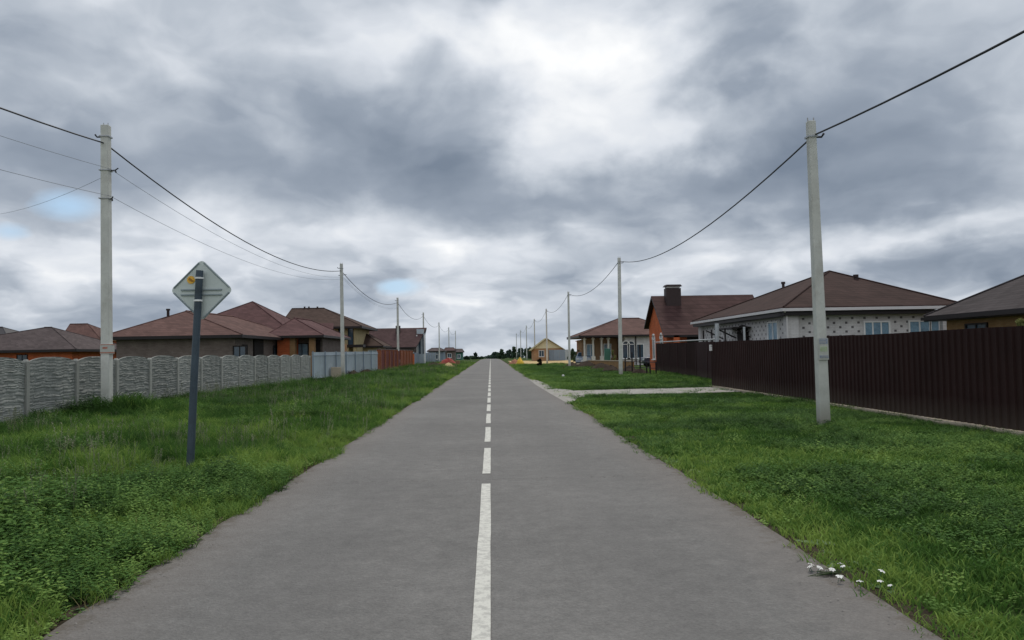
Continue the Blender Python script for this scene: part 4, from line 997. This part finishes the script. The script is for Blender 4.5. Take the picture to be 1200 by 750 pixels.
for i, (px, py, rx, ry, hz, lab) in enumerate([(672, 430.5, 1.0, 1.2, .32, 'dark soil heap at the foot of the third right pole'), (690, 431.5, 1.2, 1.5, .40, 'dark soil heap before the silver blue car'),
        (707, 434, 1.2, 1.3, .36, 'dark soil heap before the beige low wall'), (719, 436.5, .9, 1.2, .32, 'dark soil heap just left of the second right pole'),
        (741, 438, .8, .9, .34, 'dark soil heap just right of the second right pole'), (753, 439.5, .7, .8, .26, 'dark soil heap by the thin rail fence posts')]):
    heap('soil_heap', gnd(px, py)+Vector((0, ry, 0)), rx, ry, hz*1.7, M['soil'], lab, 'heap', 20+i, 'dark soil heaps along the right verge')
# scrub and block at the pale fence
for i, (px, py, rx, hz, lab) in enumerate([(377, 443, .65, .55, 'dark soil heap with dead stalks where the concrete fence ends'), (388, 443, .45, .5, 'brown soil heap between concrete fence end and beige block'),
        (412, 441, .6, .42, 'dark soil heap right of the second left pole'), (428, 439, .9, .40, 'long dark soil heap under the pale sheet fence'), (440, 437, .8, .35, 'dark soil heap nearest the orange brick pillar')]):
    heap('soil_heap', gnd(px, py)+Vector((0, .9, 0)), rx, 1.1, hz*1.1, M['soil'], lab, 'heap', 40+i, 'dark soil heaps along the pale sheet fence')
mb = MB(); mb.box((0, 0, .36), (.66, .5, .76)); o = mb.build('concrete_block', M['block'], bevel=.02); o.location = gnd(394, 443); o.rotation_euler = (0, 0, .15)
tag(o, 'beige concrete block standing left of the second left pole', 'block')
# dead stalks
vs, fs = blades(160, .95, .02, .6, .5); mb = MB(); mb.add(vs, fs); o = mb.build('dry_brush', M['soil']); o.location = gnd(380, 443)+Vector((0, .3, 0))
tag(o, 'dry brown brush heap at the end of concrete fence', 'brush')
for px, py, lab in ((414, 441, 'dry brown stalks right of the second left pole'), (430, 439, 'dry brown stalks under the middle of the pale sheet fence')):
    vs, fs = blades(130, .6, .02, .9, .7); mb = MB(); mb.add(vs, fs); o = mb.build('dry_brush', M['soil']); o.location = gnd(px, py)+Vector((0, .6, 0)); tag(o, lab, 'brush')
# low beige wall and rail fence
h = empty('low_wall', (0, 0, 0)); tag(h, 'low beige wall in front of the white porch house', 'wall')
a, b = gnd(690, 430.5), gnd(742, 433); mb = MB(); d = b-a; L = d.length; uvbox(mb, (0, 0, .32), (L, .2, .64)); o = mb.build('wall', M['brickochre'], h); o.location = (a+b)/2; o.rotation_euler.z = math.atan2(d.y, d.x)
mb = MB(); mb.box((0, 0, .67), (L+.1, .28, .06)); o = mb.build('coping', M['block'], h); o.location = (a+b)/2; o.rotation_euler.z = math.atan2(d.y, d.x)
h = empty('rail_fence', (0, 0, 0)); tag(h, 'thin dark rail fence with uneven posts beside the dark blue car', 'fence')
pts = []
for px, pt, pbm in ((733, 418, 438), (741, 413, 438.5), (750.5, 404, 439), (758, 424, 439.5), (762, 427, 440), (769, 424, 440.5)):
    g_ = gnd(px, pbm); t = at(px, pt, g_.y); pts.append(g_); mb = MB(); mb.tube([g_, (g_.x, g_.y, t.z)], .045, 6); mb.build('post', M['fascia'], h)
for zz in (.45, .8):
    mb = MB(); mb.tube([p_+Vector((0, 0, zz)) for p_ in pts], .022, 5); mb.build('rail', M['fascia'], h)
# green cabinet
h = empty('utility_cabinet', gnd(712, 429)); tag(h, 'green metal cabinet with door on posts before the white porch house', 'cabinet')
mb = MB(); mb.box((0, 0, 1.15), (.6, .35, 1.25)); mb.build('body', M['green'], h, bevel=.02)
mb = MB(); mb.box((0, -.19, 1.15), (.5, .02, 1.1)); mb.build('door', M['green'], h)
for s_ in (-.22, .22): mb = MB(); mb.box((s_, 0, .26), (.05, .05, .54)); mb.build('leg', M['steel'], h)
# marker pegs
for px, pb2, hh, lab in ((661, 433.5, .36, 'short pale yellow marker peg farther from the road'), (660, 443.5, .22, 'tiny white marker peg in the grass nearer the driveway')):
    mb = MB(); mb.tube([(0, 0, -.05), (0, 0, hh*.85), (0, 0, hh)], [.07, .07, .03], 8); o = mb.build('marker_peg', M['leafyellow'] if hh > .3 else M['white']); o.location = gnd(px, pb2); tag(o, lab, 'marker')

# cars
def car(loc, rz, paint_, label):
    r = empty('parked_car', loc, rz); tag(r, label, 'car')
    prof = [(-2.1, .35), (-2.15, .62), (-2.05, .86), (-1.25, .95), (-.65, 1.38), (.15, 1.45), (.95, 1.40), (1.65, 1.02), (2.05, .96), (2.12, .6), (2.05, .35)]
    W = .84; mb = MB(); n = len(prof); vs = []
    for s_, k in ((-1, .93), (-1, 1), (1, 1), (1, .93)):
        for x, z in prof:
            inn = (.80 if z > 1.2 else 1) if True else 1
            vs.append((x*(.985 if k < 1 else 1), s_*W*inn*(1 if k < 1 else .93), z if k == 1 else .35+(z-.35)*.97))
    fs = [tuple(range(n)), tuple(range(3*n, 4*n))[::-1]]+[(j*n+i, j*n+(i+1) % n, (j+1)*n+(i+1) % n, (j+1)*n+i) for j in range(3) for i in range(n)]
    mb.add(vs, fs); mb.build('body', paint_, r, bevel=.03)
    for s_ in (-1, 1):
        mb = MB(); mb.add([(-1.05, s_*.845, 1.0), (-.6, s_*.70, 1.32), (.15, s_*.70, 1.37), (.9, s_*.70, 1.33), (1.35, s_*.845, 1.02)], [(0, 1, 2, 3, 4)]); mb.build('side_window', M['glass'], r)
        for x in (-1.35, 1.3):
            mb = MB(); mb.tube([(x, s_*.68, .32), (x, s_*.88, .32)], .32, 16); w_ = mb.build('wheel', M['black'], r)
            mb = MB(); mb.tube([(x, s_*.86, .32), (x, s_*.895, .32)], .19, 12); mb.build('rim', M['steel'], w_)
        mb = MB(); mb.box((-2.12, s_*.62, .72), (.08, .32, .14)); mb.build('headlight', M['signback'], r)
        mb = MB(); mb.box((2.1, s_*.66, .8), (.08, .26, .16)); mb.build('taillight', M['redheap'], r)
    mb = MB(); mb.add([(-1.24, -.7, .98), (-1.24, .7, .98), (-.66, .58, 1.38), (-.66, -.58, 1.38)], [(0, 1, 2, 3)]); o = mb.build('windscreen', M['glass'], r); o.location = (-.03, 0, .02)
    mb = MB(); mb.box((-2.17, 0, .5), (.03, .5, .11)); mb.build('number_plate', M['white'], r)
    return r
g_ = gnd(763, 430.5); car((g_.x+1.4, g_.y+1.0, 0), .12, M['carblue'], 'dark blue car parked behind the end of brown gate fence')
g_ = gnd(688, 428.5); car((g_.x+.2, g_.y+4, 0), R(80), M['carpale'], 'silver blue car parked before the columned porch')

# white flowers at the road edge
def flower(loc, s, rz):
    r = empty('white_flower', loc, rz); r.scale = (s, s, s)
    vs, fs = [], []
    for k in range(6): leaf(vs, fs, (0, 0, .08), (math.cos(k*1.05), math.sin(k*1.05), .35), .035, .026, .5)
    mb = MB(); mb.add(vs, fs); mb.build('petals', M['petal'], r)
    mb = MB(); mb.tube([(0, 0, .08), (0, 0, .088)], .005, 6); mb.build('flower_centre', M['petal'], r)
    mb = MB(); mb.tube([(0, 0, 0), (.005, 0, .05), (0, 0, .08)], .0025, 4); mb.build('stem', M['green'], r)
    return r
fl = [(948, 665), (953, 667), (957, 668), (963, 665.5), (970, 669), (974, 670), (985, 664.5), (990, 665), (981, 679), (986, 676), (1008, 687), (1029, 673), (1032, 685), (1045, 687)]
f0 = None
for i, (px, py) in enumerate(fl):
    g_ = gnd(px, py+6); 
    if f0 is None: f0 = flower(g_, 1.15, 0); o = f0
    else: o = copy_tree(f0)
    o.location = g_; s_ = random.uniform(.45, .8); o.scale = (s_, s_, s_); o.rotation_euler = (random.uniform(-.4, .4), random.uniform(-.4, .4), random.uniform(0, 6))
    tag(o, 'small white flower in the patch at the right road edge', 'flower', 'white flowers in the patch at the right road edge')
vs, fs = [], []
for k in range(16):
    a_ = math.pi+random.uniform(-.45, .45); leaf(vs, fs, (random.uniform(-.02, .16), random.uniform(-.03, .03), .006), (math.cos(a_), math.sin(a_), random.uniform(.02, .22)), random.uniform(.12, .30), .011, .12)
mb = MB(); mb.add(vs, fs); o = mb.build('weed_sprig', M['leafsprig']); o.location = gnd(978, 675)+Vector((0, 0, .015)); tag(o, 'flat green weed sprig lying over the asphalt by the white flowers', 'weed')

# ------------------------------------------------------------------ trees and shrubs
def tree(name, loc, hgt, rad, mat, label, cat='tree', trunk=.3, seed=1, leafs=900, ls=.35, group=None, lobes=9):
    rnd = random.Random(seed); r = empty(name, loc); tag(r, label, cat, group)
    mb = MB(); top = Vector((rnd.uniform(-.1, .1)*hgt, 0, hgt*.75)); tw = max(.03, hgt*.02)
    mb.tube([(0, 0, -.2), top*.5, top], [tw, tw*.7, tw*.3], 7)
    cs = []
    for k in range(lobes):
        a = rnd.uniform(0, 6.283); t = rnd.random(); rr = rad*rnd.uniform(.2, .75)*(1-.5*t)
        c = Vector((rr*math.cos(a), rr*math.sin(a), hgt*(trunk+(.92-trunk)*t))); cs.append((c, rad*rnd.uniform(.28, .55)*(1-.35*t)))
        if k < 6: mb.tube([top*(trunk+.1), c*.6+top*.2, c], [tw*.5, tw*.3, tw*.1], 5)
    mb.build('trunk', M['woodtrunk'], r)
    mb = MB(); vs, fs = [], []
    for _ in range(leafs):
        c, cr = rnd.choice(cs); d = Vector((rnd.gauss(0, 1), rnd.gauss(0, 1), rnd.gauss(0, .85))).normalized()*cr*(rnd.random()**.4)*rnd.uniform(.8, 1.15)
        p_ = c+d; u = Vector((rnd.gauss(0, 1), rnd.gauss(0, 1), rnd.gauss(0, 1))).normalized(); v = u.cross(Vector((rnd.gauss(0, 1), rnd.gauss(0, 1), .3))).normalized(); s_ = ls*rnd.uniform(.5, 1.2)
        o = len(vs); vs += [p_-u*s_*.5, p_+v*s_*.3, p_+u*s_*.5, p_-v*s_*.3]; fs.append((o, o+1, o+2, o+3))
    mb.add(vs, fs); mb.build('crown', M[mat] if isinstance(mat, str) else mat, r)
    return r
def treepx(px, ptop, Y, wpx, mat, label, seed, **k):
    b = at(px, 414, Y); z = gz(Y); t = at(px, ptop, Y).z
    return tree('tree', (b.x, Y, z), t-z, wpx*Y/F/2, mat, label, seed=seed, leafs=k.get('leafs', 900), ls=k.get('ls', .9), trunk=.12, group='trees at the end of the road')
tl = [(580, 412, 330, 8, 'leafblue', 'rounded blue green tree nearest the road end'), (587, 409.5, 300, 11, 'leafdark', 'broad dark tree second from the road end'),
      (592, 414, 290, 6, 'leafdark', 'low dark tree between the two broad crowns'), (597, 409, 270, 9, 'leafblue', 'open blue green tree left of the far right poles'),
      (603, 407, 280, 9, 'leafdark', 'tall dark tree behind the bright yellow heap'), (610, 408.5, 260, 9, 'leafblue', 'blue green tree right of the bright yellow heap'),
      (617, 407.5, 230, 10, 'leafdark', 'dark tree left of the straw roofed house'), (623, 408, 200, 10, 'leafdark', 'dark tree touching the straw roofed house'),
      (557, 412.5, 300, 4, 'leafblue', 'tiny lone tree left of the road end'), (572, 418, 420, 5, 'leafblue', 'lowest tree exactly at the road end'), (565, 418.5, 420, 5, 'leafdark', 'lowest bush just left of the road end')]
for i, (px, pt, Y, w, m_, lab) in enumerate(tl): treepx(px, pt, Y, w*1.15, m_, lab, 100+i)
for i, (px, pt, Y, w, lab) in enumerate([(547, 418, 230, 8, 'long dark hedge shrub left of the road'), (554, 418, 260, 8, 'dark shrub nearer the lone tree'), (561, 419.5, 300, 7, 'low dark shrub right of the lone tree'), (577, 419, 330, 6, 'low shrub under the rounded blue green tree')]):
    b = at(px, 414, Y); z = gz(Y); tree('shrub', (b.x, Y, z), at(px, pt, Y).z-z, w*Y/F/2, 'leafdark', lab, 'shrub', trunk=.1, seed=130+i, leafs=600, ls=.7, group='shrubs at the end of the road')
# far wood reads as one mass on the horizon
rnd = random.Random(5); mb = MB(); vs, fs = [], []
for _ in range(9000):
    x = rnd.uniform(-900, 900); Y = rnd.uniform(1500, 1560); hh = 6+3*math.sin(x*.02)+2.5*math.sin(x*.053)+2*math.sin(x*.13)
    z = gz(Y)+rnd.random()**.7*hh; s_ = rnd.uniform(1.5, 4); u = Vector((rnd.gauss(0, 1), rnd.gauss(0, 1), rnd.gauss(0, 1))).normalized()*s_; v = Vector((rnd.gauss(0, 1), rnd.gauss(0, 1), rnd.gauss(0, 1))).normalized()*s_
    o = len(vs); c = Vector((x, Y, z)); vs += [c-u, c+v, c+u, c-v]; fs.append((o, o+1, o+2, o+3))
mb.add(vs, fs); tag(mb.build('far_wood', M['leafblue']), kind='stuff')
g_ = gnd(632, 430.5); tree('shrub', g_, 1.0, .42, 'leafblack', 'rounded almost black shrub on the right verge', 'shrub', trunk=.25, seed=7, leafs=900, ls=.12)
g_ = gnd(678, 427); tree('shrub', g_, 1.75, .5, 'leafyellow', 'pale green yellow shrub left of the silver blue car', 'shrub', trunk=.1, seed=8, leafs=700, ls=.14)
g_ = gnd(719, 429); tree('shrub', g_, 1.8, .45, 'leafyellow', 'yellow flowering shrub beside the green cabinet', 'shrub', trunk=.1, seed=9, leafs=600, ls=.14)
g_ = at(1197, 385, 24); tree('shrub', (g_.x, 24, 0), 2.45, .7, 'leafyellow', 'olive shrub poking above the brown fence at the right edge', 'shrub', trunk=.3, seed=10, leafs=1400, ls=.12)
g_ = at(672, 420, 118); tree('shrub', (g_.x, 118, 0), 2.2, 1.1, 'leafdark', 'dark bush behind the third right pole', 'shrub', trunk=.1, seed=12, leafs=700, ls=.3)
g_ = at(110, 420, 30); tree('shrub', (g_.x, 30, 0), 1.72, .5, 'leafdark', 'dark bush tip above the fence beside the nearest left pole', 'shrub', trunk=.1, seed=13, leafs=900, ls=.1)

# ------------------------------------------------------------------ sky
w = bpy.data.worlds.new('World'); sc.world = w; w.use_nodes = True; w.cycles.sampling_method = 'MANUAL'; w.cycles.sample_map_resolution = 256; nt = w.node_tree; nt.nodes.clear()
out = nt.nodes.new('ShaderNodeOutputWorld'); bg = nt.nodes.new('ShaderNodeBackground'); nt.links.new(bg.outputs[0], out.inputs[0]); bg.inputs[1].default_value = .1
SUN_EL, SUN_AZ = R(56), R(14)            # azimuth clockwise from the road direction
sky = nt.nodes.new('ShaderNodeTexSky'); sky.sky_type = 'NISHITA'; sky.sun_disc = False; sky.sun_elevation = SUN_EL; sky.sun_rotation = SUN_AZ
tc = nt.nodes.new('ShaderNodeTexCoord').outputs['Generated']
sp = nt.nodes.new('ShaderNodeSeparateXYZ'); nt.links.new(tc, sp.inputs[0]); dx, dy, dz = sp.outputs
az = math_n(nt, 'ARCTAN2', dx, dy); el = math_n(nt, 'ARCSINE', dz)
elc = math_n(nt, 'MAXIMUM', el, 0.0)
# two cloud scales: large billows high up, smaller flatter ones towards the horizon
t_el = nt.nodes.new('ShaderNodeMapRange'); t_el.interpolation_type = 'SMOOTHSTEP'; nt.links.new(el, t_el.inputs[0]); t_el.inputs[1].default_value = .05; t_el.inputs[2].default_value = .26
hi = t_el.outputs[0]
def plane(su, sv, seed):
    c = nt.nodes.new('ShaderNodeCombineXYZ'); nt.links.new(math_n(nt, 'MULTIPLY_ADD', az, su, seed*7), c.inputs[0]); nt.links.new(math_n(nt, 'MULTIPLY_ADD', el, sv, seed*3), c.inputs[1]); return c.outputs[0]
def warped(vec, sc_, amt):
    n = nt.nodes.new('ShaderNodeTexNoise'); n.noise_dimensions = '2D'; n.inputs['Scale'].default_value = sc_; n.inputs['Detail'].default_value = 4; nt.links.new(vec, n.inputs['Vector'])
    a = nt.nodes.new('ShaderNodeVectorMath'); a.operation = 'MULTIPLY_ADD'; nt.links.new(n.outputs['Color'], a.inputs[0]); a.inputs[1].default_value = (amt,)*3; nt.links.new(vec, a.inputs[2]); return a.outputs[0]
def puffs(vec, sc_, det):
    v = nt.nodes.new('ShaderNodeTexVoronoi'); v.voronoi_dimensions = '2D'; v.feature = 'SMOOTH_F1'; v.inputs['Scale'].default_value = sc_; v.inputs['Detail'].default_value = det; v.inputs['Roughness'].default_value = .5; v.inputs['Smoothness'].default_value = .7; v.normalize = True
    nt.links.new(vec, v.inputs['Vector']); return v.outputs['Distance']
def deck(su, sv, seed):
    q = warped(plane(su, sv, seed), 1.3, .9)
    return noise(nt, 1.0, q, 6, .5, dims='2D'), puffs(q, 1.5, 2.0)
H1n, H1p = deck(3.0, 5.2, 3.7); L1n, L1p = deck(6.5, 17, 9.2)
def lerp(a, b): return math_n(nt, 'ADD', math_n(nt, 'MULTIPLY', a, hi), math_n(nt, 'MULTIPLY', b, math_n(nt, 'SUBTRACT', 1, hi)))
nA = lerp(H1n, L1n); nP = lerp(H1p, L1p); nB = nA
nW = nt.nodes.new('ShaderNodeTexNoise'); nW.noise_dimensions = '2D'; nW.inputs['Scale'].default_value = 1.0; nW.inputs['Detail'].default_value = 7; nt.links.new(plane(5.5, 8, 1.5), nW.inputs['Vector'])
sw = nt.nodes.new('ShaderNodeSeparateColor'); nt.links.new(nW.outputs['Color'], sw.inputs[0])
fade = math_n(nt, 'ADD', math_n(nt, 'MULTIPLY', elc, 2.0), .15, clamp=True)
azw = math_n(nt, 'ADD', az, math_n(nt, 'MULTIPLY', math_n(nt, 'SUBTRACT', sw.outputs[0], .5), math_n(nt, 'MULTIPLY', fade, .42)))
elw = math_n(nt, 'ADD', el, math_n(nt, 'MULTIPLY', math_n(nt, 'SUBTRACT', sw.outputs[1], .5), math_n(nt, 'MULTIPLY', fade, .30)))
def blob(px, py, rx, ry, amp, acc, warp=True):
    d = c2w @ Vector(((px-600)/F, (375-py)/F, -1)); d.normalize(); a0, e0 = math.atan2(d.x, d.y), math.asin(d.z)
    u = math_n(nt, 'DIVIDE', math_n(nt, 'SUBTRACT', azw if warp else az, a0), rx/F); v = math_n(nt, 'DIVIDE', math_n(nt, 'SUBTRACT', elw if warp else el, e0), ry/F)
    e = math_n(nt, 'EXPONENT', math_n(nt, 'MULTIPLY', math_n(nt, 'ADD', math_n(nt, 'MULTIPLY', u, u), math_n(nt, 'MULTIPLY', v, v)), -1))
    return math_n(nt, 'MULTIPLY_ADD', e, amp, acc)
B = math_n(nt, 'ADD', .50, math_n(nt, 'MULTIPLY', math_n(nt, 'SUBTRACT', nA, .5), .75))
B = math_n(nt, 'ADD', B, math_n(nt, 'MULTIPLY', math_n(nt, 'SUBTRACT', nP, .33), -.55))
B = math_n(nt, 'MULTIPLY_ADD', math_n(nt, 'MULTIPLY', math_n(nt, 'MINIMUM', dy, 0), -1), .22, B)     # brighter sky added behind the camera to light the facades
BL = [(715, 80, 80, 55, .20), (665, 150, 55, 60, .15), (770, 165, 120, 45, .22), (640, 30, 40, 30, -.06), (890, 115, 70, 35, .12), (610, 30, 60, 40, .12), (560, 70, 60, 50, .06),
      (430, 110, 200, 60, -.08), (500, 175, 200, 45, -.18), (640, 235, 230, 36, -.16), (300, 190, 170, 45, -.12), (130, 130, 140, 50, -.10), (860, 40, 120, 45, -.14), (1050, 140, 170, 70, -.14), (930, 220, 220, 40, -.16),
      (1060, 275, 170, 20, .18), (1120, 315, 150, 24, -.22), (60, 305, 120, 32, .20), (200, 290, 120, 24, .12), (400, 270, 130, 26, .12), (570, 300, 80, 22, .16), (600, 385, 260, 26, .10), (880, 310, 110, 20, .14), (770, 325, 90, 16, -.06), (90, 362, 150, 22, -.12), (120, 40, 200, 50, .05)]
for (a, b, c, d_, e) in BL: B = blob(a, b, c, d_, e, B)
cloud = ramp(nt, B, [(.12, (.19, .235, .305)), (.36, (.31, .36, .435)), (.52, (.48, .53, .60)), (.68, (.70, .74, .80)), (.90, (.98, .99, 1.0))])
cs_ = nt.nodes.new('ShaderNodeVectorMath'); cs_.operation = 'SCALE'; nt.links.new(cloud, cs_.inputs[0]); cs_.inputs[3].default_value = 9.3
# blue gaps
G = 0.0
G = blob(75, 240, 42, 22, 1.2, G, False); G = blob(463, 336, 30, 12, 1.2, G, False); G = blob(470, 200, 22, 12, .45, G, False); G = blob(12, 272, 25, 12, .9, G, False)
gap = math_n(nt, 'MULTIPLY', math_n(nt, 'SUBTRACT', math_n(nt, 'MULTIPLY_ADD', nB, 1.6, math_n(nt, 'SUBTRACT', G, .70)), .50), 1.5, clamp=True)
sk = nt.nodes.new('ShaderNodeVectorMath'); sk.operation = 'SCALE'; nt.links.new(sky.outputs[0], sk.inputs[0]); sk.inputs[3].default_value = 1.0
skc = mixc(nt, .75, sk.outputs[0], (4.2, 6.3, 8.6))
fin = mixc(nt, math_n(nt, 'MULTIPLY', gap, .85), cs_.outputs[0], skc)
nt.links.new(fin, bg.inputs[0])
sl = bpy.data.lights.new('sun', 'SUN'); sl.energy = 1.8; sl.angle = R(14); sl.color = (1, .93, .82)
so = bpy.data.objects.new('sun', sl); C.objects.link(so)
sd_ = Vector((math.sin(SUN_AZ)*math.cos(SUN_EL), math.cos(SUN_AZ)*math.cos(SUN_EL), math.sin(SUN_EL)))
so.rotation_euler = sd_.to_track_quat('Z', 'Y').to_euler()
sc.view_settings.view_transform = 'Standard'; sc.view_settings.look = 'None'; sc.view_settings.exposure = .13; sc.view_settings.gamma = 1; sc.view_settings.use_curve_mapping = False
